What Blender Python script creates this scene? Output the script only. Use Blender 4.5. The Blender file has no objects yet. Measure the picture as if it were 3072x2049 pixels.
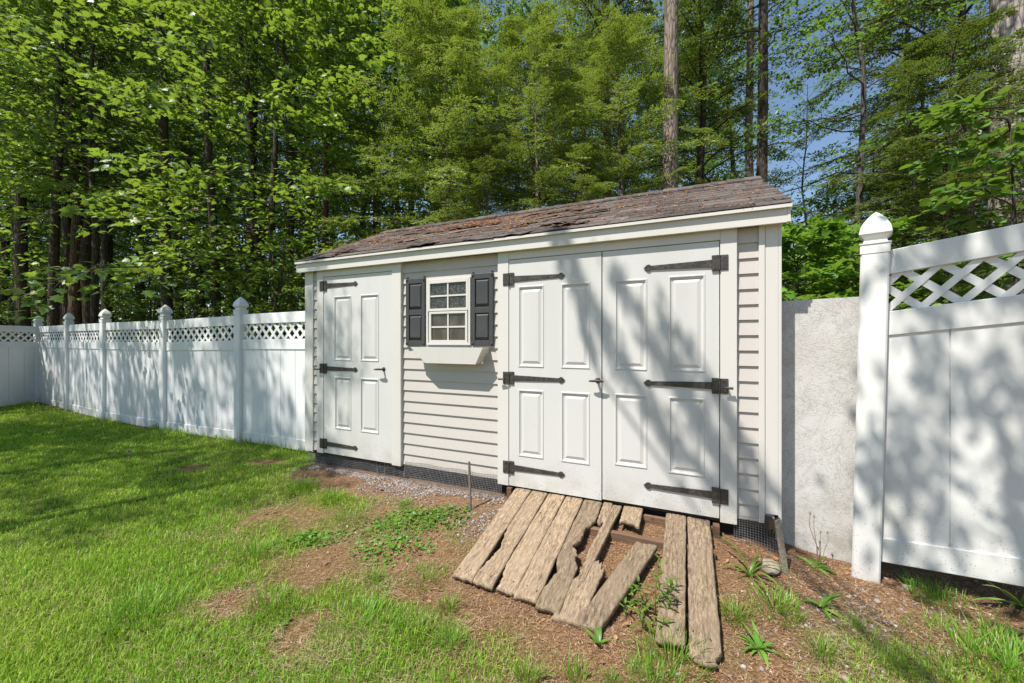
import bpy, math, random
import numpy as np
from mathutils import Matrix, Vector

R = math.radians
scene = bpy.context.scene
col = scene.collection

# ------------------------------------------------------------------ camera
cam_d = bpy.data.cameras.new('camera')
cam_d.sensor_width = 36.0
cam_d.lens = 14.0
cam_d.shift_y = -0.0009
cam_d.clip_start = 0.05
cam_d.clip_end = 600
cam = bpy.data.objects.new('camera', cam_d)
cam.location = (0, 0, 1.45)
cam.rotation_euler = (R(90), 0, 0)
col.objects.link(cam)
scene.camera = cam

# ------------------------------------------------------------------ sky, sun, exposure
SUN = Vector((0.889, 0.693, -1.95)).normalized()          # the way the light travels
elev = math.asin(-SUN.z)
world = bpy.data.worlds.new('World')
scene.world = world
world.use_nodes = True
nt = world.node_tree
nt.nodes.clear()
sky = nt.nodes.new('ShaderNodeTexSky')
sky.sky_type = 'NISHITA'
sky.sun_disc = False
sky.sun_elevation = elev
sky.sun_rotation = math.atan2(-SUN.x, -SUN.y)
sky.air_density = 1.15
sky.dust_density = 0.4
sky.ozone_density = 2.2
bg = nt.nodes.new('ShaderNodeBackground')
bg.inputs[1].default_value = 0.10
wo = nt.nodes.new('ShaderNodeOutputWorld')
nt.links.new(sky.outputs[0], bg.inputs[0])
nt.links.new(bg.outputs[0], wo.inputs[0])
sun_d = bpy.data.lights.new('sun', 'SUN')
sun_d.energy = 5.0
sun_d.angle = R(0.53)
sun_d.color = (1.0, 0.945, 0.865)
sun = bpy.data.objects.new('sun', sun_d)
sun.rotation_euler = SUN.to_track_quat('-Z', 'Y').to_euler()
sun.location = (-10, -10, 25)
col.objects.link(sun)
scene.view_settings.view_transform = 'Standard'
scene.view_settings.look = 'None'
scene.view_settings.exposure = 0.64
scene.view_settings.gamma = 1.0
scene.cycles.max_bounces = 7
scene.cycles.diffuse_bounces = 4
scene.cycles.glossy_bounces = 2
scene.cycles.transmission_bounces = 4
scene.cycles.transparent_max_bounces = 4
scene.cycles.use_denoising = True

# ------------------------------------------------------------------ small helpers
def tag(o, label=None, cat=None, group=None, kind=None):
    if label: o['label'] = label
    if cat: o['category'] = cat
    if group: o['group'] = group
    if kind: o['kind'] = kind
    return o

def link(name, me, parent=None, mats=None):
    o = bpy.data.objects.new(name, me)
    col.objects.link(o)
    if parent is not None: o.parent = parent
    if mats:
        for m in (mats if isinstance(mats, (list, tuple)) else [mats]): me.materials.append(m)
    return o

def empty(name, loc=(0, 0, 0), rz=0.0, label=None, cat=None, group=None):
    o = bpy.data.objects.new(name, None)
    o.empty_display_size = 0.2
    o.location = loc
    o.rotation_euler = (0, 0, rz)
    col.objects.link(o)
    return tag(o, label, cat, group)

def np_mesh(name, V, F, mat_idx=None, smooth=False):
    """V (n,3), F (m,k) with one k for all faces"""
    V = np.asarray(V, dtype=np.float32); F = np.asarray(F, dtype=np.int32)
    me = bpy.data.meshes.new(name)
    n, (m, k) = len(V), F.shape
    me.vertices.add(n); me.vertices.foreach_set('co', V.ravel())
    me.loops.add(m * k); me.loops.foreach_set('vertex_index', F.ravel())
    me.polygons.add(m)
    me.polygons.foreach_set('loop_start', np.arange(0, m * k, k, dtype=np.int32))
    me.polygons.foreach_set('loop_total', np.full(m, k, dtype=np.int32))
    if mat_idx is not None: me.polygons.foreach_set('material_index', np.asarray(mat_idx, dtype=np.int32))
    if smooth: me.polygons.foreach_set('use_smooth', np.ones(m, dtype=bool))
    me.update(calc_edges=True)
    return me

class MB:
    def __init__(self): self.v = []; self.f = []
    def add(self, vs, fs):
        b = len(self.v)
        self.v.extend([tuple(p) for p in vs]); self.f.extend([tuple(b + i for i in q) for q in fs])
        return self
    def box(self, x0, x1, y0, y1, z0, z1):
        x0, x1 = min(x0, x1), max(x0, x1); y0, y1 = min(y0, y1), max(y0, y1); z0, z1 = min(z0, z1), max(z0, z1)
        vs = [(x0, y0, z0), (x1, y0, z0), (x1, y1, z0), (x0, y1, z0), (x0, y0, z1), (x1, y0, z1), (x1, y1, z1), (x0, y1, z1)]
        return self.add(vs, [(0, 3, 2, 1), (4, 5, 6, 7), (0, 1, 5, 4), (1, 2, 6, 5), (2, 3, 7, 6), (3, 0, 4, 7)])
    def hexa(self, lo, hi):
        """two rings of four points"""
        return self.add(list(lo) + list(hi), [(0, 3, 2, 1), (4, 5, 6, 7), (0, 1, 5, 4), (1, 2, 6, 5), (2, 3, 7, 6), (3, 0, 4, 7)])
    def tube(self, pts, radii, n=8, cap=True):
        pts = [Vector(p) for p in pts]
        rings = []
        up = Vector((0.31, 0.17, 0.94)).normalized()
        for i, p in enumerate(pts):
            d = (pts[min(i + 1, len(pts) - 1)] - pts[max(i - 1, 0)]).normalized()
            a = d.cross(up)
            if a.length < 0.05: a = d.cross(Vector((1, 0, 0)))
            a.normalize(); b = d.cross(a)
            r = radii[i] if isinstance(radii, (list, tuple)) else radii
            rings.append([p + (a * math.cos(2 * math.pi * k / n) + b * math.sin(2 * math.pi * k / n)) * r for k in range(n)])
        vs = [q for rg in rings for q in rg]
        fs = []
        for i in range(len(pts) - 1):
            for k in range(n):
                k2 = (k + 1) % n
                fs.append((i * n + k, i * n + k2, (i + 1) * n + k2, (i + 1) * n + k))
        if cap:
            fs.append(tuple(range(n - 1, -1, -1))); fs.append(tuple((len(pts) - 1) * n + k for k in range(n)))
        return self.add(vs, fs)
    def build(self, name, mat, parent=None, bevel=0.0, smooth=False, seg=2):
        me = bpy.data.meshes.new(name)
        me.from_pydata(self.v, [], self.f); me.update()
        if smooth: me.polygons.foreach_set('use_smooth', np.ones(len(me.polygons), dtype=bool))
        o = link(name, me, parent, mat)
        if bevel > 0:
            b = o.modifiers.new('bevel', 'BEVEL'); b.width = bevel; b.segments = seg; b.limit_method = 'ANGLE'; b.angle_limit = R(35)
        return o

_lat = {}
def vnoise(x, y, seed=0):
    """smooth value noise in 0..1 on arrays"""
    if seed not in _lat: _lat[seed] = np.random.default_rng(1000 + seed).random((256, 256))
    T = _lat[seed]
    x = np.asarray(x, dtype=float); y = np.asarray(y, dtype=float)
    xi = np.floor(x).astype(int); yi = np.floor(y).astype(int)
    fx = x - xi; fy = y - yi
    fx = fx * fx * (3 - 2 * fx); fy = fy * fy * (3 - 2 * fy)
    a = T[xi % 256, yi % 256]; b = T[(xi + 1) % 256, yi % 256]; c = T[xi % 256, (yi + 1) % 256]; d = T[(xi + 1) % 256, (yi + 1) % 256]
    return (a * (1 - fx) + b * fx) * (1 - fy) + (c * (1 - fx) + d * fx) * fy
def fbm(x, y, seed=0, o=4):
    s = 0; a = 0.5; t = 0
    for k in range(o):
        s = s + a * vnoise(np.asarray(x) * 2 ** k, np.asarray(y) * 2 ** k, seed + k); t += a; a *= 0.5
    return s / t
def sst(a, b, x):
    t = np.clip((np.asarray(x, dtype=float) - a) / (b - a), 0, 1)
    return t * t * (3 - 2 * t)

# ------------------------------------------------------------------ materials
class NM:
    """a small node-graph writer"""
    def __init__(self, name):
        self.m = bpy.data.materials.new(name); self.m.use_nodes = True
        self.t = self.m.node_tree; self.t.nodes.clear()
        self.out = self.n('ShaderNodeOutputMaterial')
    def n(self, typ, **kw):
        x = self.t.nodes.new(typ)
        for k, v in kw.items(): setattr(x, k, v)
        return x
    def set(self, node, key, v):
        s = node.inputs[key]
        if hasattr(v, 'is_output') or isinstance(v, bpy.types.NodeSocket): self.t.links.new(v, s)
        else: s.default_value = v
    def coord(self, kind='Object', scale=(1, 1, 1), rot=(0, 0, 0)):
        c = self.n('ShaderNodeTexCoord'); mp = self.n('ShaderNodeMapping')
        self.t.links.new(c.outputs[kind], mp.inputs[0])
        mp.inputs['Scale'].default_value = scale; mp.inputs['Rotation'].default_value = rot
        return mp.outputs[0]
    def noise(self, vec, scale=5, detail=4, rough=0.55, dist=0.0):
        x = self.n('ShaderNodeTexNoise'); self.set(x, 'Vector', vec)
        x.inputs['Scale'].default_value = scale; x.inputs['Detail'].default_value = detail; x.inputs['Roughness'].default_value = rough
        x.inputs['Distortion'].default_value = dist
        return x.outputs['Fac']
    def vor(self, vec, scale=5, feature='F1', out='Distance'):
        x = self.n('ShaderNodeTexVoronoi', feature=feature); self.set(x, 'Vector', vec); x.inputs['Scale'].default_value = scale
        return x.outputs[out]
    def ramp(self, fac, stops, interp='LINEAR'):
        x = self.n('ShaderNodeValToRGB'); self.set(x, 'Fac', fac); r = x.color_ramp; r.interpolation = interp
        while len(r.elements) < len(stops): r.elements.new(0.5)
        for e, (p, c) in zip(r.elements, stops):
            e.position = p
            e.color = (c, c, c, 1) if isinstance(c, (int, float)) else (c[0], c[1], c[2], 1)
        return x.outputs[0]
    def mix(self, fac, a, b, blend='MIX'):
        x = self.n('ShaderNodeMix', data_type='RGBA', blend_type=blend)
        self.set(x, 0, fac)
        for i, v in ((6, a), (7, b)):
            if isinstance(v, (tuple, list)): x.inputs[i].default_value = (v[0], v[1], v[2], 1)
            else: self.set(x, i, v)
        return x.outputs[2]
    def math(self, op, a, b=0.0):
        x = self.n('ShaderNodeMath', operation=op); self.set(x, 0, a); self.set(x, 1, b)
        return x.outputs[0]
    def sep(self, vec):
        x = self.n('ShaderNodeSeparateXYZ'); self.set(x, 0, vec); return x.outputs
    def bump(self, h, strength=0.3, dist=0.01):
        x = self.n('ShaderNodeBump'); self.set(x, 'Height', h)
        x.inputs['Strength'].default_value = strength; x.inputs['Distance'].default_value = dist
        return x.outputs[0]
    def bsdf(self, base, rough=0.5, spec=0.4, metal=0.0, normal=None):
        b = self.n('ShaderNodeBsdfPrincipled')
        if isinstance(base, (tuple, list)): b.inputs['Base Color'].default_value = (base[0], base[1], base[2], 1)
        else: self.set(b, 'Base Color', base)
        self.set(b, 'Roughness', rough)
        b.inputs['Specular IOR Level'].default_value = spec; b.inputs['Metallic'].default_value = metal
        if normal is not None: self.set(b, 'Normal', normal)
        self.t.links.new(b.outputs[0], self.out.inputs[0])
        return b
    def rand(self, which='island'):
        if which == 'island': return self.n('ShaderNodeNewGeometry').outputs['Random Per Island']
        return self.n('ShaderNodeObjectInfo').outputs['Random']

def paint(name, c, rough=0.45, dirt=(0.34, 0.33, 0.28), amount=0.25, low=None, speck=0.5, bumpy=0.04):
    """painted or moulded surface with faint grime, a few specks, and splashed soil near the ground"""
    q = NM(name); v = q.coord('Object'); w = q.coord('Object', (1, 1, 0.25))
    g = q.ramp(q.noise(w, 2.3, 6, 0.62), [(0.45, 0.0), (0.8, 1.0)])
    base = q.mix(q.math('MULTIPLY', g, amount), c, dirt)
    sp = q.ramp(q.vor(v, 26), [(0.0, 1.0), (0.055, 1.0), (0.075, 0.0)])
    gate = q.ramp(q.noise(v, 9, 2), [(0.57, 0.0), (0.6, 1.0)])
    base = q.mix(q.math('MULTIPLY', q.math('MULTIPLY', sp, gate), speck), base, (0.12, 0.1, 0.07))
    if low is not None:
        z = q.sep(v)[2]
        fade = q.ramp(q.math('DIVIDE', q.math('SUBTRACT', z, low[0]), low[1] - low[0]), [(0.0, 1.0), (1.0, 0.0)])
        s2 = q.ramp(q.vor(v, 70), [(0.0, 1.0), (0.15, 1.0), (0.25, 0.0)])
        g2 = q.ramp(q.noise(v, 14, 4), [(0.44, 0.0), (0.56, 1.0)])
        base = q.mix(q.math('MULTIPLY', q.math('MULTIPLY', s2, g2), q.math('MULTIPLY', fade, 0.85)), base, (0.13, 0.1, 0.07))
        g3 = q.ramp(q.noise(v, 5, 5), [(0.4, 0.0), (0.75, 1.0)])
        base = q.mix(q.math('MULTIPLY', q.math('MULTIPLY', fade, fade), q.math('MULTIPLY', g3, 0.65)), base, (0.3, 0.25, 0.18))
    n = q.bump(q.noise(v, 18, 3), bumpy, 0.004)
    q.bsdf(base, rough, 0.35, 0, n)
    return q.m

M = {}
M['door'] = paint('door_paint', (0.57, 0.565, 0.545), 0.42, low=(0.28, 0.62))
M['trim'] = paint('trim_paint', (0.595, 0.577, 0.54), 0.45, low=(0.25, 0.5), amount=0.2)
M['siding'] = paint('siding_vinyl', (0.475, 0.445, 0.412), 0.5, amount=0.18, speck=0.25, low=(0.25, 0.5))
M['fence'] = paint('fence_vinyl', (0.73, 0.735, 0.745), 0.38, amount=0.22, speck=0.4, low=(0.02, 0.45), dirt=(0.42, 0.43, 0.40))
M['fence_old'] = paint('fence_vinyl_weathered', (0.70, 0.70, 0.68), 0.42, amount=0.4, speck=0.6, low=(0.05, 0.85), dirt=(0.36, 0.35, 0.30))

def mk_iron():
    q = NM('black_iron'); v = q.coord('Object')
    c = q.mix(q.ramp(q.noise(v, 40, 4), [(0.4, 0.0), (0.7, 1.0)]), (0.028, 0.026, 0.024), (0.075, 0.062, 0.05))
    q.bsdf(c, 0.5, 0.5, 0.0, q.bump(q.noise(v, 90, 2), 0.3, 0.002)); return q.m
M['iron'] = mk_iron()
def mk_shutter():
    q = NM('shutter_plastic'); v = q.coord('Object', (1, 1, 0.08))
    c = q.mix(q.noise(q.coord('Object'), 6, 4), (0.032, 0.032, 0.034), (0.066, 0.066, 0.068))
    q.bsdf(c, 0.42, 0.5, 0, q.bump(q.noise(v, 160, 2), 0.25, 0.002)); return q.m
M['shutter'] = mk_shutter()
def mk_glass(name, frosted):
    q = NM(name); v = q.coord('Object')
    if frosted:
        k = q.ramp(q.noise(v, 75, 3, 0.7, 0.6), [(0.47, 0.0), (0.72, 1.0)])
        c = q.mix(k, (0.03, 0.032, 0.03), (0.16, 0.17, 0.15))
        q.bsdf(c, 0.28, 0.5, 0, q.bump(q.noise(v, 90, 2), 0.35, 0.003))
    else:
        k = q.ramp(q.noise(q.coord('Object', (1, 1, 0.5)), 12, 4), [(0.4, 0.0), (0.8, 1.0)])
        c = q.mix(k, (0.035, 0.033, 0.028), (0.10, 0.095, 0.08))
        q.bsdf(c, 0.07, 0.5, 0, q.bump(q.noise(v, 4, 1), 0.02, 0.01))
    return q.m
M['pane'] = mk_glass('window_pane', False); M['pane_textured'] = mk_glass('window_pane_textured', True)
def mk_shingle():
    q = NM('asphalt_shingle'); v = q.coord('Object')
    r = q.rand('island')
    c = q.ramp(r, [(0.0, (0.062, 0.052, 0.048)), (0.5, (0.092, 0.079, 0.072)), (1.0, (0.135, 0.117, 0.107))])
    g = q.ramp(q.vor(v, 420, out='Color'), [(0.0, 0.45), (1.0, 1.5)])
    c = q.mix(1.0, c, g, 'MULTIPLY')
    c = q.mix(q.ramp(q.noise(v, 3.2, 5), [(0.5, 0.0), (0.8, 0.45)]), c, (0.17, 0.145, 0.13))
    q.bsdf(c, 0.9, 0.2, 0, q.bump(q.noise(v, 300, 2), 0.5, 0.003)); return q.m
M['shingle'] = mk_shingle()
def mk_wood(name, cs, alongy=True, ring=95):
    q = NM(name)
    sc = (1, 0.022, 1) if alongy else (0.022, 1, 1)
    v = q.coord('Object', sc); o = q.coord('Object')
    r = q.rand('object')
    off = q.n('ShaderNodeVectorMath', operation='ADD'); q.set(off, 0, v)
    cb = q.n('ShaderNodeCombineXYZ'); q.set(cb, 0, q.math('MULTIPLY', r, 13.0)); q.set(cb, 1, q.math('MULTIPLY', r, 37.0)); q.set(off, 1, cb.outputs[0])
    vv = off.outputs[0]
    g1 = q.noise(vv, ring, 5, 0.65, 0.4); g2 = q.noise(vv, ring * 3.5, 3, 0.6)
    c = q.ramp(g1, [(0.25, cs[0]), (0.45, cs[1]), (0.6, cs[2]), (0.8, cs[3])])
    c = q.mix(q.ramp(g2, [(0.3, 0.75), (0.5, 0.0)]), c, cs[0])
    c = q.mix(q.ramp(q.noise(o, 5, 5), [(0.42, 0.0), (0.72, 0.75)]), c, cs[4])
    hs = q.n('ShaderNodeHueSaturation'); q.set(hs, 'Color', c); q.set(hs, 'Value', q.math('ADD', q.math('MULTIPLY', r, 0.45), 0.8))
    kn = q.ramp(q.vor(q.coord('Object', (1, 0.5, 1)), 7), [(0.0, 1.0), (0.07, 0.9), (0.13, 0.0)])
    c2 = q.mix(q.math('MULTIPLY', kn, 0.6), hs.outputs[0], cs[0])
    h = q.math('ADD', q.math('MULTIPLY', g1, 1.0), q.math('MULTIPLY', g2, 0.7))
    q.bsdf(c2, 0.85, 0.2, 0, q.bump(h, 0.6, 0.004)); return q.m
M['plank'] = mk_wood('weathered_plank', [(0.055, 0.039, 0.027), (0.20, 0.146, 0.096), (0.335, 0.255, 0.168), (0.44, 0.355, 0.25), (0.25, 0.19, 0.13)])
M['beam'] = mk_wood('old_timber', [(0.05, 0.032, 0.02), (0.15, 0.09, 0.055), (0.23, 0.14, 0.085), (0.27, 0.17, 0.1), (0.12, 0.08, 0.05)], alongy=False)
M['stake'] = mk_wood('grey_stake', [(0.07, 0.06, 0.05), (0.17, 0.15, 0.12), (0.24, 0.21, 0.17), (0.3, 0.27, 0.22), (0.15, 0.13, 0.1)])
def mk_osb():
    q = NM('painted_strand_board')
    h = None
    for i, (a, s) in enumerate(((0.3, 40), (1.1, 46), (1.9, 38), (2.7, 34), (0.75, 50))):
        v = q.coord('Object', (1.0, 1.0, 1.0), (0, a, 0))
        mp = q.n('ShaderNodeMapping'); q.set(mp, 0, v); mp.inputs['Scale'].default_value = (0.22, 1, 1.35); mp.inputs['Location'].default_value = (i * 3.1, 0, i * 1.7)
        e = q.vor(mp.outputs[0], s * 1.6, 'DISTANCE_TO_EDGE')
        l = q.ramp(e, [(0.0, 0.0), (0.07, 1.0)])
        gate = q.ramp(q.noise(mp.outputs[0], 5 + i, 2), [(0.5, 1.0), (0.56, 0.0)])
        l = q.math('MAXIMUM', l, gate)
        h = l if h is None else q.math('MULTIPLY', h, l)
    o = q.coord('Object')
    c = q.mix(h, (0.40, 0.385, 0.36), (0.565, 0.555, 0.535))
    c = q.mix(q.ramp(q.noise(o, 2.2, 5), [(0.5, 0.0), (0.8, 0.5)]), c, (0.5, 0.455, 0.41))
    sp = q.math('MULTIPLY', q.ramp(q.vor(o, 60), [(0.0, 1.0), (0.1, 1.0), (0.16, 0.0)]), q.ramp(q.noise(o, 8, 4), [(0.52, 0.0), (0.62, 0.7)]))
    c = q.mix(sp, c, (0.12, 0.1, 0.075))
    z = q.sep(o)[2]
    fade = q.ramp(z, [(0.08, 1.0), (0.55, 0.0)])
    c = q.mix(q.math('MULTIPLY', fade, q.ramp(q.noise(o, 9, 5), [(0.4, 0.0), (0.7, 0.6)])), c, (0.28, 0.24, 0.18))
    hh = q.math('ADD', q.math('MULTIPLY', h, 0.6), q.noise(q.coord('Object', (1, 1, 2.5), (0, 0.7, 0)), 40, 4))
    q.bsdf(c, 0.7, 0.25, 0, q.bump(hh, 0.35, 0.003)); return q.m
M['osb'] = mk_osb()
def mk_plain(name, c1, c2, scale=20, rough=0.8, bumpd=0.004, which=None, spec=0.25):
    q = NM(name); v = q.coord('Object')
    f = q.rand(which) if which else q.ramp(q.noise(v, scale, 5), [(0.3, 0.0), (0.7, 1.0)])
    q.bsdf(q.mix(f, c1, c2), rough, spec, 0, q.bump(q.noise(v, scale * 3, 3), 0.5, bumpd)); return q.m
M['dark'] = mk_plain('crawl_space_shade_black', (0.012, 0.011, 0.01), (0.03, 0.027, 0.022), 12)  # near-black colour stands for the unlit space below the floor
M['skid'] = mk_plain('brown_sill_board', (0.05, 0.034, 0.022), (0.11, 0.075, 0.05), 14)
M['wire'] = mk_plain('galvanised_wire', (0.11, 0.11, 0.115), (0.22, 0.22, 0.225), 30, 0.5, 0.001, spec=0.5)
M['rust'] = mk_plain('rusty_steel', (0.13, 0.10, 0.085), (0.25, 0.21, 0.18), 30, 0.6, 0.002)
M['stone'] = mk_plain('field_stone', (0.20, 0.16, 0.125), (0.34, 0.29, 0.23), 40, bumpd=0.0015)
def mk_multi(name, stops, rough=0.85, spec=0.2):
    q = NM(name)
    q.bsdf(q.ramp(q.rand('island'), stops), rough, spec); return q.m
M['gravel'] = mk_multi('gravel', [(0.0, (0.10, 0.085, 0.08)), (0.35, (0.18, 0.155, 0.14)), (0.75, (0.25, 0.22, 0.20)), (1.0, (0.42, 0.39, 0.36))])
M['mulch'] = mk_multi('bark_mulch', [(0.0, (0.10, 0.05, 0.026)), (0.35, (0.24, 0.132, 0.07)), (0.7, (0.33, 0.19, 0.105)), (0.92, (0.43, 0.28, 0.18)), (1.0, (0.52, 0.40, 0.28))])
M['straw'] = mk_multi('dead_grass', [(0.0, (0.20, 0.14, 0.075)), (0.5, (0.33, 0.25, 0.14)), (1.0, (0.47, 0.38, 0.24))])
M['needle_litter'] = mk_multi('needle_litter', [(0.0, (0.12, 0.052, 0.026)), (0.6, (0.24, 0.105, 0.05)), (1.0, (0.36, 0.21, 0.11))])
M['twig'] = mk_plain('dry_twig', (0.20, 0.14, 0.10), (0.34, 0.26, 0.19), 20)

def mk_leaf(name, stops, trans=(0.2, 0.32, 0.03), tf=0.38, rough=0.42, spec=0.45):
    """leaf: reflects on its face, lets yellower light through"""
    q = NM(name)
    r = q.rand('island'); ro = q.rand('object')
    c = q.ramp(r, stops)
    hs = q.n('ShaderNodeHueSaturation'); q.set(hs, 'Color', c)
    q.set(hs, 'Value', q.math('ADD', q.math('MULTIPLY', ro, 0.35), 0.82)); q.set(hs, 'Hue', q.math('ADD', q.math('MULTIPLY', ro, 0.025), 0.4875))
    b = q.bsdf(hs.outputs[0], rough, spec)
    t = q.n('ShaderNodeBsdfTranslucent'); t.inputs[0].default_value = (*trans, 1)
    mx = q.n('ShaderNodeMixShader'); mx.inputs[0].default_value = tf
    q.t.links.new(b.outputs[0], mx.inputs[1]); q.t.links.new(t.outputs[0], mx.inputs[2]); q.t.links.new(mx.outputs[0], q.out.inputs[0])
    return q.m
M['leaf_maple'] = mk_leaf('maple_leaf', [(0.0, (0.025, 0.07, 0.012)), (0.45, (0.075, 0.17, 0.024)), (0.93, (0.26, 0.40, 0.075)), (1.0, (0.32, 0.23, 0.09))], (0.34, 0.50, 0.045), 0.34)
M['leaf_wood'] = mk_leaf('woodland_leaf', [(0.0, (0.025, 0.068, 0.012)), (0.5, (0.062, 0.14, 0.022)), (1.0, (0.17, 0.28, 0.05))], (0.26, 0.42, 0.04), 0.30)
M['leaf_beech'] = mk_leaf('beech_leaf', [(0.0, (0.035, 0.095, 0.022)), (0.6, (0.065, 0.145, 0.028)), (1.0, (0.12, 0.21, 0.05))], (0.22, 0.40, 0.05))
M['leaf_hemlock'] = mk_leaf('evergreen_needle', [(0.0, (0.05, 0.085, 0.018)), (0.4, (0.135, 0.20, 0.034)), (0.9, (0.30, 0.38, 0.07)), (1.0, (0.42, 0.32, 0.18))], (0.33, 0.44, 0.05), 0.28, 0.55, 0.3)
M['leaf_dark'] = mk_leaf('dark_needle', [(0.0, (0.04, 0.07, 0.016)), (0.6, (0.085, 0.13, 0.028)), (0.92, (0.17, 0.21, 0.045)), (1.0, (0.24, 0.16, 0.08))], (0.22, 0.31, 0.035), 0.28, 0.55, 0.3)
M['weed'] = mk_leaf('weed_leaf', [(0.0, (0.07, 0.17, 0.02)), (0.6, (0.12, 0.25, 0.03)), (1.0, (0.18, 0.32, 0.045))], (0.28, 0.46, 0.04), 0.35)
def mk_grass():
    q = NM('grass_blade'); r = q.rand('island')
    c = q.ramp(r, [(0.0, (0.11, 0.25, 0.018)), (0.5, (0.215, 0.43, 0.03)), (0.86, (0.33, 0.53, 0.05)), (0.94, (0.31, 0.34, 0.08)), (1.0, (0.45, 0.37, 0.19))])
    p = q.ramp(q.noise(q.coord('Object'), 0.9, 4), [(0.42, 0.0), (0.68, 1.0)])
    c = q.mix(q.math('MULTIPLY', p, 0.6), c, (0.41, 0.50, 0.08))
    b = q.bsdf(c, 0.5, 0.3)
    t = q.n('ShaderNodeBsdfTranslucent'); t.inputs[0].default_value = (0.30, 0.48, 0.03, 1)
    mx = q.n('ShaderNodeMixShader'); mx.inputs[0].default_value = 0.35
    q.t.links.new(b.outputs[0], mx.inputs[1]); q.t.links.new(t.outputs[0], mx.inputs[2]); q.t.links.new(mx.outputs[0], q.out.inputs[0])
    return q.m
M['grass'] = mk_grass()
M['tuft'] = mk_leaf('tuft_blade', [(0.0, (0.085, 0.20, 0.015)), (0.6, (0.15, 0.30, 0.025)), (0.92, (0.22, 0.36, 0.04)), (1.0, (0.40, 0.36, 0.16))], (0.28, 0.46, 0.04), 0.35)
def mk_bark(name, a, b, c):
    q = NM(name); v = q.coord('Object', (1, 1, 0.16)); o = q.coord('Object')
    w = q.vor(v, 22, 'DISTANCE_TO_EDGE'); n = q.noise(v, 16, 5, 0.65)
    k = q.mix(q.ramp(w, [(0.0, 0.0), (0.12, 1.0)]), a, q.ramp(n, [(0.3, b), (0.7, c)]))
    k = q.mix(q.ramp(q.noise(o, 2.5, 4), [(0.5, 0.0), (0.8, 0.5)]), k, (b[0] * 0.8, b[1] * 1.0, b[2] * 0.7))
    q.bsdf(k, 0.9, 0.15, 0, q.bump(q.math('ADD', w, q.math('MULTIPLY', n, 0.6)), 0.9, 0.03)); return q.m
M['bark'] = mk_bark('dark_bark', (0.022, 0.018, 0.014), (0.06, 0.047, 0.036), (0.11, 0.088, 0.068))
M['bark_red'] = mk_bark('red_brown_bark', (0.035, 0.022, 0.016), (0.10, 0.062, 0.042), (0.16, 0.105, 0.072))
M['bark_grey'] = mk_bark('grey_bark', (0.07, 0.052, 0.042), (0.20, 0.158, 0.128), (0.33, 0.27, 0.225))
M['bark_pale'] = mk_bark('pale_bark', (0.13, 0.105, 0.095), (0.30, 0.255, 0.235), (0.42, 0.37, 0.345))
M['bark_young'] = mk_bark('young_bark', (0.05, 0.045, 0.038), (0.09, 0.08, 0.068), (0.14, 0.125, 0.105))

# ------------------------------------------------------------------ frames and ground height
SX, SY = -2.217, 4.316                       # the shed's front left corner
SANG = math.atan2(-0.416, 0.909)
CD, SD = math.cos(SANG), math.sin(SANG)
def shed_uv(x, y):
    dx = np.asarray(x) - SX; dy = np.asarray(y) - SY
    return dx * CD + dy * SD, -(-dx * SD + dy * CD)      # u along the front, v out towards the yard
def shed_w(u, v):
    return SX + u * CD + v * SD, SY + u * SD - v * CD
def ground_z(x, y, rough=True):
    x = np.asarray(x, dtype=float); y = np.asarray(y, dtype=float)
    u, v = shed_uv(x, y)
    g = 0.005 + 0.15 * sst(0.95, -0.05, v) * sst(-0.9, 0.3, u) * (0.8 + 0.06 * np.clip(u, 0, 5)) * (1 - 0.82 * sst(3.9, 4.75, u))
    g = g - 0.05 * sst(-0.5, -7, u) * sst(-2, 3.0, v + 3)
    g = g + 0.10 * sst(2.0, 2.9, x) * sst(4, 1.0, y)
    if rough:
        near = sst(14, 8, np.hypot(x, y))
        g = g + near * (0.035 * (fbm(x * 1.3 + 7, y * 1.3, 11, 3) - 0.5) + 0.018 * (fbm(x * 6, y * 6, 21, 3) - 0.5)) * sst(-0.1, 0.3, v)
        g = g + (1 - near) * 0.9 * (fbm(x * 0.12, y * 0.12, 31, 3) - 0.5)
    return g
def gz(x, y): return float(ground_z(np.array([x]), np.array([y]))[0])

def bald(x, y):
    """0 = full lawn, 1 = bare mulch; the worn ground spreads from the ramp"""
    x = np.asarray(x, dtype=float); y = np.asarray(y, dtype=float)
    u, v = shed_uv(x, y)
    edge = -1.62 + 0.95 * sst(2.6, 1.7, y) - 0.55 * sst(3.3, 4.0, y)
    n = (fbm(x * 1.6 + 3, y * 1.6 + 9, 41, 4) - 0.5)
    b = sst(-0.1, 1.05, x - edge + n * 1.9)
    for px, py, r in ((-1.95, 3.15, 0.42), (-2.35, 2.95, 0.2), (-1.2, 2.65, 0.4), (-1.55, 2.2, 0.25), (-0.95, 1.95, 0.25), (-3.6, 4.5, 0.14), (-2.9, 4.7, 0.2)):
        d = np.hypot((x - px) * 0.8, (y - py) * 1.3) / r + n * 1.6
        b = np.maximum(b, 0.85 * sst(1.5, 0.3, d))
    for px, py, r in ((-0.75, 1.85, 0.36), (-0.35, 1.55, 0.22), (-1.0, 2.45, 0.3), (1.75, 1.85, 0.3), (2.05, 1.62, 0.35), (1.45, 1.55, 0.25), (2.35, 1.6, 0.3), (-0.85, 3.1, 0.3)):
        d = np.hypot(x - px, y - py) / r + n * 1.5
        b = b * (1 - 0.62 * sst(1.1, 0.4, d))
    b = b * (1 - 0.7 * sst(0.54, 0.68, fbm(x * 2.6 + 11, y * 2.6 + 5, 45, 4)) * (0.45 + 0.55 * sst(-0.1, -0.7, x)) )
    b = np.maximum(b, sst(0.42, 0.2, v + n * 0.3) * sst(-0.1, 0.4, u))
    return np.clip(b, 0, 1)

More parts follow.
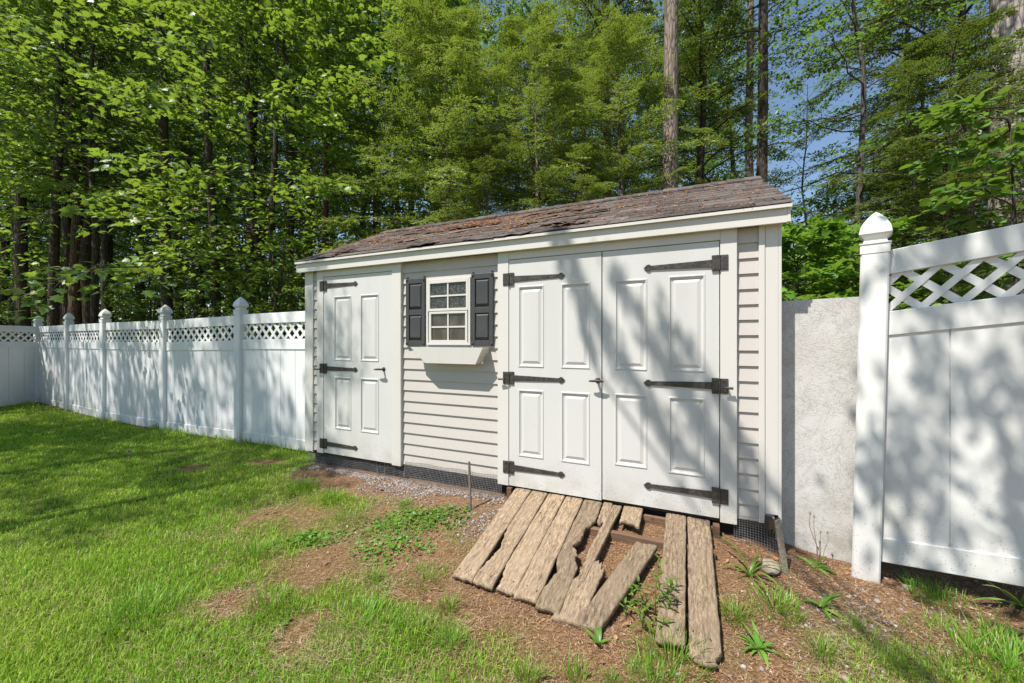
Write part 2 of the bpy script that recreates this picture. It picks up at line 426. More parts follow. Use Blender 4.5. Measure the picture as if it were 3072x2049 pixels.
def build_ground():
    def axis(lo, hi, fine0, fine1, step):
        a = list(np.arange(fine0, fine1 + 1e-6, step))
        s = step
        while a[-1] < hi: s *= 1.35; a.append(a[-1] + s)
        s = step
        while a[0] > lo: s *= 1.35; a.insert(0, a[0] - s)
        return np.array(a)
    xs = axis(-250, 250, -6, 4, 0.05); ys = axis(-250, 400, 0.9, 7, 0.05)
    X, Y = np.meshgrid(xs, ys, indexing='ij')
    Z = ground_z(X, Y)
    nx, ny = X.shape
    I = np.arange(nx * ny).reshape(nx, ny)
    F = np.stack([I[:-1, :-1], I[1:, :-1], I[1:, 1:], I[:-1, 1:]], -1).reshape(-1, 4)
    me = np_mesh('ground', np.stack([X, Y, Z], -1).reshape(-1, 3), F, smooth=True)
    at = me.attributes.new('worn', 'FLOAT', 'POINT')
    u, v = shed_uv(X, Y)
    wn = np.maximum(bald(X, Y), sst(-0.2, -0.9, v + 0.0) * 0.9)
    at.data.foreach_set('value', wn.astype(np.float32).ravel())
    q = NM('soil')
    o = q.coord('Object'); a = q.n('ShaderNodeAttribute', attribute_name='worn')
    n = q.noise(o, 30, 6, 0.7)
    dirt = q.ramp(n, [(0.25, (0.11, 0.06, 0.03)), (0.5, (0.235, 0.138, 0.073)), (0.75, (0.345, 0.225, 0.13))])
    dirt = q.mix(q.ramp(q.noise(o, 2.2, 4), [(0.45, 0.0), (0.7, 0.6)]), dirt, (0.20, 0.14, 0.09))
    lawn = q.ramp(n, [(0.3, (0.06, 0.075, 0.016)), (0.6, (0.13, 0.15, 0.03)), (0.8, (0.23, 0.20, 0.075))])
    q.bsdf(q.mix(a.outputs['Fac'], lawn, dirt), 0.95, 0.1, 0, q.bump(q.noise(o, 70, 5, 0.7), 1.0, 0.02))
    g = link('ground', me, None, q.m); tag(g, kind='structure')
build_ground()

# ------------------------------------------------------------------ the shed (x along the front, y into the shed, z up)
SHED_L, SHED_D, EAVE, RIDGE_T, RIDGE_Z = 4.295, 2.55, 2.19, 1.275, 2.955
shed = empty('garden_shed', (SX, SY, 0), SANG, 'pale grey vinyl sided shed with brown shingle roof, one single and one double white door', 'shed')
def P(mb, name, mat, parent=shed, **k): return mb.build(name, M[mat] if isinstance(mat, str) else mat, parent, **k)

# walls
def lap_wall(name, run, z0, z1, face, flip=False):
    """lapped siding along run (two points in plan), outside on the right-hand side when flip is False"""
    mb = MB(); (ax, ay), (bx, by) = run
    dx, dy = bx - ax, by - ay; L = math.hypot(dx, dy); nx, ny = dy / L, -dx / L
    z = z0
    while z < z1 - 1e-4:
        zt = min(z + 0.1, z1)
        for (q0, q1, o0, o1) in ((z, z + 0.0005, 0.001, 0.014), (z + 0.0005, zt, 0.014, 0.001)):
            mb.add([(ax + nx * o0, ay + ny * o0, q0), (bx + nx * o0, by + ny * o0, q0), (bx + nx * o1, by + ny * o1, q1), (ax + nx * o1, ay + ny * o1, q1)], [(0, 1, 2, 3)])
        z = zt
    return P(mb, name, 'siding')
lap_wall('front_wall', ((0.02, 0), (SHED_L - 0.02, 0)), 0.285, 2.185, 0)
lap_wall('side_wall', ((SHED_L, 0.02), (SHED_L, SHED_D)), 0.285, 2.185, 0)
lap_wall('side_wall', ((0, SHED_D), (0, 0.02)), 0.285, 2.185, 0)
lap_wall('back_wall', ((SHED_L, SHED_D), (0, SHED_D)), 0.285, 2.185, 0)
for x in (0.0, SHED_L):
    mb = MB(); s = 1 if x else -1
    mb.add([(x, 0, 2.185), (x, SHED_D, 2.185), (x, RIDGE_T, RIDGE_Z - 0.07), (x - s * 0.04, 0, 2.185), (x - s * 0.04, SHED_D, 2.185), (x - s * 0.04, RIDGE_T, RIDGE_Z - 0.07)], [(0, 1, 2), (5, 4, 3), (0, 3, 4, 1), (1, 4, 5, 2), (2, 5, 3, 0)])
    P(mb, 'gable_wall', 'siding')
# near-black block painted as the shade under the floor, and the timber sill
P(MB().box(0.06, SHED_L - 0.06, 0.05, SHED_D - 0.03, 0.1, 0.272), 'crawl_space_shade', 'dark')
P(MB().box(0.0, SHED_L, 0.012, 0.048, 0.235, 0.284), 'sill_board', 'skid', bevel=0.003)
# corner trims
mb = MB(); mb.box(0.0, 0.098, -0.018, 0.0, 0.262, EAVE).box(0.098, 0.112, -0.024, 0.0, 0.262, EAVE).box(-0.018, 0.0, -0.018, 0.1, 0.262, EAVE)
P(mb, 'corner_trim', 'trim', bevel=0.003)
mb = MB()
mb.box(4.188, 4.222, -0.026, 0.0, 0.285, EAVE)
mb.box(4.224, SHED_L, -0.018, 0.0, 0.345, EAVE).box(SHED_L, SHED_L + 0.018, -0.018, 0.1, 0.30, EAVE)
tr = P(mb, 'corner_trim', 'trim', bevel=0.003); tr['label'] = 'corner trim torn open at its foot'
mb = MB(); rng = random.Random(4)                    # the torn, curled foot of that trim
pr = None
for k in range(9):
    a = k / 8; x = 4.222 + a * 0.085; y = -0.02 - 0.018 * math.sin(a * 3.1) - rng.uniform(0, 0.012); z = 0.345 - rng.uniform(0.0, 0.02); zb = 0.285 - rng.uniform(0, 0.05)
    cur = [(x, y, z), (x + rng.uniform(-.01, .01), y - 0.012, zb)]
    if pr: mb.add([pr[0], cur[0], cur[1], pr[1]], [(0, 1, 2, 3)])
    pr = cur
o = P(mb, 'torn_trim_flap', 'skid', tr); sol = o.modifiers.new('thick', 'SOLIDIFY'); sol.thickness = 0.003

# eave: soffit, fascia, end returns
mb = MB()
mb.box(-0.04, SHED_L + 0.035, -0.083, 0.0, EAVE - 0.0, EAVE + 0.012)
P(mb, 'soffit', 'trim')
mb = MB()
mb.box(-0.042, SHED_L + 0.037, -0.086, -0.070, EAVE - 0.016, EAVE + 0.080)
P(mb, 'fascia', 'trim', bevel=0.003)
sl = (RIDGE_Z - 2.30) / (RIDGE_T + 0.107)            # roof slope, rise over run
def roof_z(t): return 2.30 + (t + 0.107) * sl if t <= RIDGE_T else 2.30 + (2 * RIDGE_T - t + 0.107) * sl
for s, x0, x1 in ((-1, -0.056, -0.04), (1, SHED_L + 0.036, SHED_L + 0.052)):
    mb = MB()
    for side in (0, 1):
        t0, t1 = (-0.088, RIDGE_T) if side == 0 else (RIDGE_T, SHED_D + 0.06)
        za, zb = roof_z(t0) - 0.03, roof_z(t1) - 0.03
        mb.add([(x0, t0, za - 0.10), (x1, t0, za - 0.10), (x1, t1, zb - 0.10), (x0, t1, zb - 0.10), (x0, t0, za), (x1, t0, za), (x1, t1, zb), (x0, t1, zb)], [(0, 3, 2, 1), (4, 5, 6, 7), (0, 1, 5, 4), (1, 2, 6, 5), (2, 3, 7, 6), (3, 0, 4, 7)])
    P(mb, 'rake_board', 'trim')
mb = MB()                                             # pale metal edge below the first shingles
mb.box(-0.06, SHED_L + 0.056, -0.105, -0.086, EAVE + 0.082, EAVE + 0.092).box(-0.06, SHED_L + 0.056, -0.109, -0.105, EAVE + 0.072, EAVE + 0.092)
drip = P(mb, 'drip_edge', 'trim')

# roof: deck plus individual shingle tabs, some of them lifting
mb = MB(); x0, x1 = -0.058, SHED_L + 0.054
e0 = -0.102; e1 = SHED_D + 0.10
for (ta, tb) in ((e0, RIDGE_T), (RIDGE_T, e1)):
    za, zb = roof_z(ta) - 0.018, roof_z(tb) - 0.018
    mb.hexa([(x0, ta, za - 0.012), (x1, ta, za - 0.012), (x1, tb, zb - 0.012), (x0, tb, zb - 0.012)], [(x0, ta, za), (x1, ta, za), (x1, tb, zb), (x0, tb, zb)])
roof = P(mb, 'roof', 'shingle')
rng = random.Random(11)
def shingles(front):
    V = []; F = []
    run = RIDGE_T - e0; n_course = 12; step = run / n_course
    for c in range(n_course):
        t_lo = e0 - 0.006 + c * step
        x = x0 - 0.01 - (0.16 if c % 2 else 0.0) - rng.uniform(0, 0.05)
        while x < x1:
            w = 0.305 + rng.uniform(-0.015, 0.015); xa, xb = max(x, x0 - 0.012), min(x + w - 0.005, x1 + 0.012)
            x += w
            if xb - xa < 0.03: continue
            um = (xa + xb) / 2
            curl = 0.0
            bad = 0.40 if 0.3 < um < 3.0 else 0.06
            if c in (1, 2, 3, 5, 6): bad *= 1.0
            else: bad *= 0.5
            if rng.random() < bad: curl = rng.uniform(0.006, 0.026)
            cj = [curl * rng.uniform(0.1, 1.2) for _ in range(5)]
            drop = rng.uniform(-0.012, 0.012) if curl else rng.uniform(-0.003, 0.003)
            b = len(V); nu, nv = 4, 3
            for j in range(nv + 1):
                for i in range(nu + 1):
                    a = i / nu; q = j / nv
                    t = t_lo + drop * (1 - q) + q * step * 1.35
                    lift = 0.011 * (1 - q / 1.35 * 1.0) + cj[i] * (1 - q) ** 2.2
                    tt = min(t, RIDGE_T)
                    zz = 2.30 + (tt + 0.107) * sl - 0.017 + lift + 0.002
                    V.append((xa + (xb - xa) * a, tt if front else 2 * RIDGE_T - tt, zz))
            for j in range(nv):
                for i in range(nu):
                    p = b + j * (nu + 1) + i
                    F.append((p, p + 1, p + nu + 2, p + nu + 1) if front else (p, p + nu + 1, p + nu + 2, p + 1))
            # lower edge thickness
            b2 = len(V)
            for i in range(nu + 1):
                vx, vy, vz = V[b + i]; V.append((vx, vy + (0.001 if front else -0.001), vz - 0.006))
            for i in range(nu): F.append((b2 + i, b2 + i + 1, b + i + 1, b + i) if front else (b + i, b + i + 1, b2 + i + 1, b2 + i))
    return V, F
for fr in (True, False):
    V, F = shingles(fr)
    link('shingle_courses', np_mesh('shingle_courses', V, F), roof, M['shingle'])
mb = MB(); x = x0 - 0.012
while x < x1:                                         # ridge caps
    w = rng.uniform(0.13, 0.16); xb = min(x + w + 0.02, x1 + 0.012); h = rng.uniform(0.002, 0.008)
    zc = RIDGE_Z + 0.006
    mb.hexa([(x, RIDGE_T - 0.13, zc - 0.13 * sl - 0.006), (xb, RIDGE_T - 0.13, zc - 0.13 * sl - 0.012), (xb, RIDGE_T, zc - 0.004), (x, RIDGE_T, zc + 0.001)],
            [(x, RIDGE_T - 0.13, zc - 0.13 * sl + h), (xb, RIDGE_T - 0.13, zc - 0.13 * sl), (xb, RIDGE_T, zc + 0.004), (x, RIDGE_T, zc + 0.007 + h)])
    mb.hexa([(x, RIDGE_T, zc + 0.001), (xb, RIDGE_T, zc - 0.004), (xb, RIDGE_T + 0.13, zc - 0.13 * sl - 0.012), (x, RIDGE_T + 0.13, zc - 0.13 * sl - 0.006)],
            [(x, RIDGE_T, zc + 0.007 + h), (xb, RIDGE_T, zc + 0.004), (xb, RIDGE_T + 0.13, zc - 0.13 * sl), (x, RIDGE_T + 0.13, zc - 0.13 * sl + h)])
    x += w
P(mb, 'ridge_cap', 'shingle', roof)

# doors
def panel_door(name, u0, u1, z0, z1, panels, y0, label=None):
    """slab with moulded raised panels; y0 = outer face"""
    mb = MB(); th = 0.032
    xs = sorted({u0, u1} | {p[0] for p in panels} | {p[1] for p in panels}); zs = sorted({z0, z1} | {p[2] for p in panels} | {p[3] for p in panels})
    for i in range(len(xs) - 1):
        for j in range(len(zs) - 1):
            cx, cz = (xs[i] + xs[i + 1]) / 2, (zs[j] + zs[j + 1]) / 2
            if any(p[0] < cx < p[1] and p[2] < cz < p[3] for p in panels): continue
            mb.add([(xs[i], y0, zs[j]), (xs[i + 1], y0, zs[j]), (xs[i + 1], y0, zs[j + 1]), (xs[i], y0, zs[j + 1])], [(0, 1, 2, 3)])
    prof = [(0.0, 0.0), (0.004, -0.005), (0.011, -0.005), (0.014, 0.004), (0.022, 0.007), (0.026, 0.009), (0.05, -0.001), (0.052, -0.001)]
    for (a, b, c, d) in panels:
        rings = []
        for (ins, dep) in prof: rings.append([(a + ins, y0 + dep, c + ins), (b - ins, y0 + dep, c + ins), (b - ins, y0 + dep, d - ins), (a + ins, y0 + dep, d - ins)])
        vs = [p for r in rings for p in r]; fs = []
        for k in range(len(rings) - 1):
            for e in range(4):
                e2 = (e + 1) % 4
                fs.append((k * 4 + e, k * 4 + e2, k * 4 + 4 + e2, k * 4 + 4 + e))
        n = (len(rings) - 1) * 4; fs.append((n, n + 1, n + 2, n + 3))
        mb.add(vs, fs)
    mb.add([(u0, y0, z0), (u1, y0, z0), (u1, y0, z1), (u0, y0, z1), (u0, y0 + th, z0), (u1, y0 + th, z0), (u1, y0 + th, z1), (u0, y0 + th, z1)], [(0, 4, 5, 1), (1, 5, 6, 2), (2, 6, 7, 3), (3, 7, 4, 0)])
    o = P(mb, name, 'door')
    if label: o['label'] = label
    return o
YD = -0.034; YF = -0.040
def frame(u0, u1, ui0, ui1, ztop, zb0, zb1, header=0.0):
    mb = MB()
    mb.box(u0, ui0 - 0.004, YF, 0.0, zb0, EAVE - 0.001).box(ui1 + 0.004, u1, YF, 0.0, zb1, EAVE - 0.001).box(ui0 - 0.004, ui1 + 0.004, YF + 0.002, 0.0, ztop + 0.005, EAVE - 0.001)
    return P(mb, 'door_frame', 'trim', bevel=0.0025)
frame(0.193, 1.308, 0.291, 1.197, 2.108, 0.272, 0.268)
d1 = panel_door('single_door', 0.291, 1.197, 0.281, 2.108, [(0.438, 0.678, 1.245, 1.905), (0.800, 1.038, 1.245, 1.905), (0.450, 0.678, 0.545, 1.080), (0.800, 1.038, 0.545, 1.080)], YD, 'single white four panel door at the left end')
frame(2.325, 4.065, 2.428, 3.964, 2.110, 0.258, 0.250)
d2 = panel_door('double_door', 2.428, 3.184, 0.262, 2.110, [(2.510, 2.732, 1.236, 1.892), (2.872, 3.100, 1.236, 1.892), (2.510, 2.730, 0.512, 1.055), (2.872, 3.098, 0.512, 1.055)], YD, 'left leaf of the double door, with a tee handle')
d3 = panel_door('double_door', 3.192, 3.962, 0.272, 2.110, [(3.281, 3.509, 1.236, 1.892), (3.648, 3.880, 1.236, 1.898), (3.279, 3.509, 0.538, 1.064), (3.648, 3.877, 0.530, 1.062)], YD + 0.003, 'right leaf of the double door')
def strap_hinge(door, u_pin, u_tip, z, knob=False):
    s = 1 if u_tip > u_pin else -1; mb = MB(); y = YD - 0.001; yf = YF - 0.001
    mb.box(u_pin - s * 0.052, u_pin - s * 0.006, yf - 0.005, yf, z - 0.05, z + 0.05)
    mb.box(u_pin + s * 0.006, u_pin + s * 0.045, y - 0.009, y, z - 0.052, z + 0.052)
    mb.tube([(u_pin, yf - 0.006, z - 0.05), (u_pin, yf - 0.006, z + 0.05)], 0.007, 8)
    # tapered strap with a pointed spade end
    L0, L1 = u_pin + s * 0.045, u_tip - s * 0.05
    def seg(xa, ha, xb, hb):
        mb.hexa([(xa, y - 0.006, z - ha), (xb, y - 0.006, z - hb), (xb, y, z - hb), (xa, y, z - ha)], [(xa, y - 0.006, z + ha), (xb, y - 0.006, z + hb), (xb, y, z + hb), (xa, y, z + ha)])
    seg(L0, 0.024, L1, 0.014); seg(L1, 0.014, L1 + s * 0.012, 0.024); seg(L1 + s * 0.012, 0.024, L1 + s * 0.028, 0.022); seg(L1 + s * 0.028, 0.022, u_tip, 0.001)
    for (sx, sz) in ((0.3, 0), (0.75, 0)): mb.tube([(L0 + (L1 - L0) * sx, y - 0.006, z), (L0 + (L1 - L0) * sx, y - 0.010, z)], [0.007, 0.004], 8)
    for sz in (-0.035, 0.035):
        for uu, yy in ((u_pin - s * 0.03, yf - 0.005), (u_pin + s * 0.026, y - 0.009)):
            mb.tube([(uu, yy, z + sz), (uu, yy - 0.004, z + sz)], [0.006, 0.004], 8)
    if knob:                                           # thumb turn that keeps this leaf from being forced
        mb.tube([(u_pin - s * 0.045, yf - 0.004, z - 0.008), (u_pin - s * 0.05, yf - 0.032, z - 0.008)], [0.008, 0.007], 8)
        mb.tube([(u_pin - s * 0.026, yf - 0.036, z - 0.008), (u_pin - s * 0.078, yf - 0.036, z - 0.008)], [0.006, 0.010], 8)
    return mb.build('strap_hinge', M['iron'], door, bevel=0.0015, seg=1)
for z, k in ((2.02, False), (1.16, True), (0.377, False)): strap_hinge(d1, 0.291, 0.765, z, k)
for z, k in ((1.953, False), (1.144, True), (0.412, False)): strap_hinge(d2, 2.428, 2.905, z, k)
for z, k in ((1.964, False), (1.150, True), (0.424, False)): strap_hinge(d3, 3.963, 3.485, z, k)
def tee_handle(door, u, z, full=True):
    mb = MB(); y = YD
    mb.tube([(u, y, z), (u, y - 0.004, z)], [0.022, 0.019], 14)
    mb.tube([(u, y - 0.004, z), (u, y - 0.05, z)], [0.011, 0.008], 10)
    a, b = (0.055, 0.055) if full else (0.075, 0.02)
    mb.tube([(u - a, y - 0.052, z - 0.002), (u - a * 0.5, y - 0.056, z), (u, y - 0.056, z + 0.004), (u + b * 0.5, y - 0.056, z), (u + b, y - 0.052, z - 0.002)], [0.005, 0.009, 0.011, 0.009, 0.005], 10)
    return mb.build('door_handle', M['iron'], door, smooth=True)
tee_handle(d1, 1.098, 1.175, False); tee_handle(d2, 3.158, 1.152)

# window, shutters, window box
wn = P(MB().box(1.592, 2.055, -0.03, -0.012, 1.41, 1.432).box(1.592, 2.055, -0.03, -0.012, 1.985, 2.002).box(1.592, 1.612, -0.03, -0.012, 1.432, 1.985).box(2.035, 2.055, -0.03, -0.012, 1.432, 1.985), 'window', 'trim', bevel=0.002)
def sash(u0, u1, z0, z1, y, name, pane):
    b = 0.022
    o = P(MB().box(u0, u1, y - 0.012, y + 0.008, z0, z0 + b).box(u0, u1, y - 0.012, y + 0.008, z1 - b, z1).box(u0, u0 + b, y - 0.012, y + 0.008, z0 + b, z1 - b).box(u1 - b, u1, y - 0.012, y + 0.008, z0 + b, z1 - b), name, 'trim', wn, bevel=0.0015)
    P(MB().box(u0 + b, u1 - b, y + 0.001, y + 0.006, z0 + b, z1 - b), 'pane', pane, wn)
    um, zm = (u0 + u1) / 2, (z0 + z1) / 2
    P(MB().box(um - 0.007, um + 0.007, y - 0.007, y - 0.0005, z0 + b, z1 - b).box(u0 + b, um - 0.007, y - 0.0065, y - 0.0005, zm - 0.007, zm + 0.007).box(um + 0.007, u1 - b, y - 0.0065, y - 0.0005, zm - 0.007, zm + 0.007), 'muntin', 'trim', wn)
sash(1.612, 2.035, 1.715, 1.985, -0.020, 'upper_sash', 'pane_textured')
sash(1.622, 2.025, 1.432, 1.712, -0.017, 'lower_sash', 'pane')
for (a, b) in ((1.361, 1.577), (2.066, 2.276)):
    zb, zt, y = 1.405, 2.022, -0.016
    mb = MB(); zs = [(zb + 0.045, 1.685), (1.735, zt - 0.045)]
    s = panel_door('shutter', a, b, zb, zt, [], y)
    bpy.data.objects.remove(s)
    ins = 0.036; th = 0.028
    mb.box(a, a + ins, y - th + 0.012, y, zb, zt).box(b - ins, b, y - th + 0.012, y, zb, zt)
    mb.box(a + ins, b - ins, y - th + 0.013, y, zb, zs[0][0]).box(a + ins, b - ins, y - th + 0.013, y, zs[0][1], zs[1][0]).box(a + ins, b - ins, y - th + 0.013, y, zs[1][1], zt)
    for (c, d) in zs:
        i = 0.016; pa, pb = a + ins, b - ins
        mb.hexa([(pa + 0.004, y - 0.002, c + 0.004), (pb - 0.004, y - 0.002, c + 0.004), (pb - 0.004, y - 0.002, d - 0.004), (pa + 0.004, y - 0.002, d - 0.004)],
                [(pa + 0.016, y - 0.017, c + 0.03), (pb - 0.016, y - 0.017, c + 0.03), (pb - 0.016, y - 0.017, d - 0.02), (pa + 0.016, y - 0.017, d - 0.02)])
    for uu in (a + 0.012, b - 0.012):
        for zz in (zb + 0.02, zt - 0.012): mb.tube([(uu, y - 0.015, zz), (uu, y - 0.026, zz)], [0.011, 0.008], 8)
        mb.box(uu - 0.006, uu + 0.006, y - 0.015, y, zt, zt + 0.02)
    P(mb, 'shutter', 'shutter', bevel=0.002)
# tapered box of painted boards under the window
mb = MB(); tk = 0.012
TL, TR, BL, BR, zt_, zb_, pt, pb = 1.505, 2.24, 1.655, 2.165, 1.391, 1.252, 0.142, 0.132
mb.hexa([(BL, -pb, zb_), (BR, -pb, zb_), (BR, -pb + tk, zb_), (BL, -pb + tk, zb_)], [(TL, -pt, zt_), (TR, -pt, zt_), (TR, -pt + tk, zt_), (TL, -pt + tk, zt_)])
for (tu, bu, s) in ((TL, BL, 1), (TR, BR, -1)):
    mb.hexa([(bu + s * 0.002, -pb + tk + 0.001, zb_ + 0.004), (bu + s * 0.014, -pb + tk + 0.001, zb_ + 0.004), (bu + s * 0.014, -0.012, zb_ + 0.004), (bu + s * 0.002, -0.012, zb_ + 0.004)],
            [(tu + s * 0.002, -pt + tk + 0.001, zt_ - 0.004), (tu + s * 0.014, -pt + tk + 0.001, zt_ - 0.004), (tu + s * 0.014, -0.012, zt_ - 0.004), (tu + s * 0.002, -0.012, zt_ - 0.004)])
mb.box(BL + 0.012, BR - 0.012, -pb + tk - 0.003, -0.012, zb_ + 0.006, zb_ + 0.016)
P(mb, 'window_box', 'trim', bevel=0.001, seg=1)

# wire mesh skirt below the wall
def skirt(u0, u1, up, bulge):
    mb = MB(); n = int((u1 - u0) / 0.0145)
    def yy(a, q): return -0.012 - bulge * (1 - a) - 0.008 * math.sin(q * 9.0) * (1 - a)
    def pt(u, a):
        zb = gz(*shed_w(u, 0.05)) - 0.01; zt = up + 0.006 * math.sin(u * 17)
        return (u, yy(a, u), zb + (zt - zb) * a)
    for i in range(n + 1):
        u = u0 + (u1 - u0) * i / n; w = 0.0011
        p0, p1, p2 = pt(u, 0), pt(u, 0.5), pt(u, 1)
        for (p, q) in ((p0, p1), (p1, p2)): mb.add([(p[0] - w, p[1], p[2]), (p[0] + w, p[1], p[2]), (q[0] + w, q[1], q[2]), (q[0] - w, q[1], q[2])], [(0, 1, 2, 3)])
    rows = int((up - 0.13) / 0.0135); m = max(4, int((u1 - u0) / 0.08))
    for r in range(rows + 1):
        a = r / rows
        for i in range(m):
            p, q = pt(u0 + (u1 - u0) * i / m, a), pt(u0 + (u1 - u0) * (i + 1) / m, a); w = 0.0011
            mb.add([(p[0], p[1] - .0006, p[2] - w), (q[0], q[1] - .0006, q[2] - w), (q[0], q[1] - .0006, q[2] + w), (p[0], p[1] - .0006, p[2] + w)], [(0, 1, 2, 3)])
    return P(mb, 'wire_skirt', 'wire')
skirt(0.02, 1.33, 0.245, 0.012)
skirt(1.34, 2.36, 0.315, 0.05)
skirt(4.05, 4.28, 0.30, 0.02)

# ------------------------------------------------------------------ the ramp of old planks in front of the double door
ramp = empty('wooden_ramp', (SX, SY, 0), SANG, 'low ramp of weathered, partly rotten planks below the double door', 'ramp')
RT, RB, RL = 0.252, 0.05, 1.0
def ramp_z(v): return RT + (RB - RT) * v / RL
def plank(u0, u1, v0, v1, seed, skew=0.0, rot0=0.0, rot1=0.0, eat=(), lift=0.0, label=None, taper=0.0):
    """plank running out from the wall (local -y); rot0/rot1 rag its two ends, eat = (side, v centre, half length, depth)"""
    r = np.random.default_rng(seed); nu, nv = 25, 130; th = 0.030
    a = np.linspace(0, 1, nu); b = np.linspace(0, 1, nv)
    A, B = np.meshgrid(a, b, indexing='ij')
    ragA = (fbm(a * 2.3 + seed, a * 0 + 3, 51, 5) - 0.35) * 1.3; ragB = (fbm(a * 2.3 + seed * 1.7, a * 0 + 8, 52, 5) - 0.35) * 1.3
    vs = v0 + rot0 * ragA; ve = v1 - rot1 * ragB
    Vv = vs[:, None] + (ve - vs)[:, None] * B
    L = u0 + 0.007 * (fbm(b * 14, b * 0 + seed, 53, 4) - 0.5); Rr = u1 + 0.007 * (fbm(b * 14, b * 0 + seed + 5, 54, 4) - 0.5) - 0.006
    vb = v0 + (v1 - v0) * b
    L = L + taper * (b - 0.5) * 0; 
    for (side, vc, hl, dep) in eat:
        k = np.clip(1 - np.abs(vb - vc) / hl, 0, 1) ** 0.8 * dep * (0.35 + 1.3 * fbm(vb * 30, vb * 0 + seed, 55, 4))
        if side == 'l': L = L + k
        else: Rr = Rr - k
    U = L[None, :] + (Rr - L)[None, :] * A + skew * (Vv - v0)
    grain = fbm((U - skew * (Vv - v0)) * 190, Vv * 6 + seed, 56, 3) - 0.5
    broad = fbm(U * 9 + seed, Vv * 3, 57, 2) - 0.5
    crack = np.zeros_like(U)
    for k in range(3):
        c0 = r.uniform(0.15, 0.85); s0, s1 = sorted(r.uniform(0, 1, 2)); path = c0 + 0.12 * (fbm(b * 3, b * 0 + seed + k * 3, 58, 2) - 0.5)
        crack += np.where((B > s0) & (B < s1), np.exp(-((A - path[None, :]) / 0.03) ** 2), 0) * 0.009
    edge = np.minimum(A, 1 - A); endr = np.minimum(B, 1 - B)
    Z = ramp_z(Vv) + lift + 0.004 * grain + 0.007 * broad - crack - 0.006 * np.exp(-edge / 0.04) - 0.006 * np.exp(-endr / 0.012)
    top = np.stack([U, -Vv, Z], -1); bot = np.stack([U, -Vv, ramp_z(Vv) + lift - th], -1)
    VV = np.concatenate([top.reshape(-1, 3), bot.reshape(-1, 3)]); I = np.arange(nu * nv).reshape(nu, nv); N = nu * nv
    F = [np.stack([I[:-1, :-1], I[:-1, 1:], I[1:, 1:], I[1:, :-1]], -1).reshape(-1, 4)]
    F.append(np.stack([I[:-1, :-1], I[1:, :-1], I[1:, 1:], I[:-1, 1:]], -1).reshape(-1, 4) + N)
    for (p, q) in ((I[0, :-1], I[0, 1:]), (I[-1, 1:], I[-1, :-1]), (I[1:, 0], I[:-1, 0]), (I[:-1, -1], I[1:, -1])):
        F.append(np.stack([p, p + N, q + N, q], -1))
    me = np_mesh('plank', VV, np.concatenate(F))
    o = link('plank', me, ramp, M['plank'])
    if label: o['label'] = label
    return o
plank(2.482, 2.624, 0.005, 0.985, 1, skew=0.012, rot1=0.02)
plank(2.626, 2.764, 0.01, 0.99, 2, skew=0.006, rot1=0.025, eat=[('l', 0.70, 0.20, 0.035)])
plank(2.767, 2.907, 0.005, 0.985, 3, skew=0.002, rot1=0.03, eat=[('l', 0.93, 0.12, 0.03)])
plank(2.909, 3.050, 0.01, 1.0, 4, skew=-0.004, rot1=0.02)
plank(3.053, 3.196, 0.01, 1.03, 5, skew=-0.012, rot1=0.03, eat=[('r', 0.47, 0.22, 0.075), ('l', 0.78, 0.12, 0.03)], label='plank with a rotted notch half way down')
plank(3.199, 3.270, 0.012, 0.27, 6, rot1=0.10, label='short plank with a rotten lower end')
plank(3.268, 3.338, 0.02, 0.84, 16, skew=-0.11, rot1=0.14, eat=[('l', 0.80, 0.2, 0.02)], label='narrow split plank with a ragged end')
plank(3.192, 3.345, 0.60, 1.06, 18, skew=-0.10, rot0=0.22, rot1=0.025, eat=[('l', 0.62, 0.14, 0.05)], lift=-0.006)
plank(3.345, 3.482, 0.012, 0.215, 7, rot1=0.05, label='short stub of a plank')
plank(3.478, 3.612, 0.365, 1.06, 17, skew=-0.31, rot0=0.03, rot1=0.02, lift=0.0, label='loose plank lying askew')
plank(3.632, 3.768, 0.012, 1.01, 8, skew=0.012, rot1=0.02)
plank(3.770, 3.912, 0.015, 1.06, 9, skew=0.02, rot1=0.05, eat=[('r', 1.05, 0.05, 0.03)])
mb = MB(); rn = random.Random(2)
for uc in (2.55, 2.69, 2.83, 2.98, 3.12, 3.70, 3.84):
    for vv in (0.03, 0.29, 0.93):
        for du in (-0.035, 0.035):
            u = uc + du + rn.uniform(-.008, .008); v = vv + rn.uniform(-.015, .015); z = ramp_z(v) + 0.001
            mb.tube([(u, -v, z - 0.01), (u, -v, z + 0.001)], 0.0042, 6)
P(mb, 'nail_heads', 'iron', ramp)['kind'] = 'stuff'
def beam(u0, u1, v, z0, z1, w=0.04, yaw=0.0):
    P(MB().hexa([(u0, -v - w, z0), (u1, -v - w - yaw, z0), (u1, -v - yaw, z0), (u0, -v, z0)], [(u0, -v - w, z1), (u1, -v - w - yaw, z1), (u1, -v - yaw, z1), (u0, -v, z1)]), 'support_beam', 'beam', ramp, bevel=0.004)
beam(2.46, 3.94, 0.0, 0.12, 0.205, 0.04); beam(2.5, 3.93, 0.262, 0.08, 0.168, 0.042)
P(MB().box(2.41, 2.455, -0.05, -0.005, 0.1, 0.245), 'support_block', 'beam', ramp, bevel=0.005)
P(MB().box(3.925, 3.965, -0.06, -0.005, 0.1, 0.23), 'support_block', 'beam', ramp, bevel=0.005)
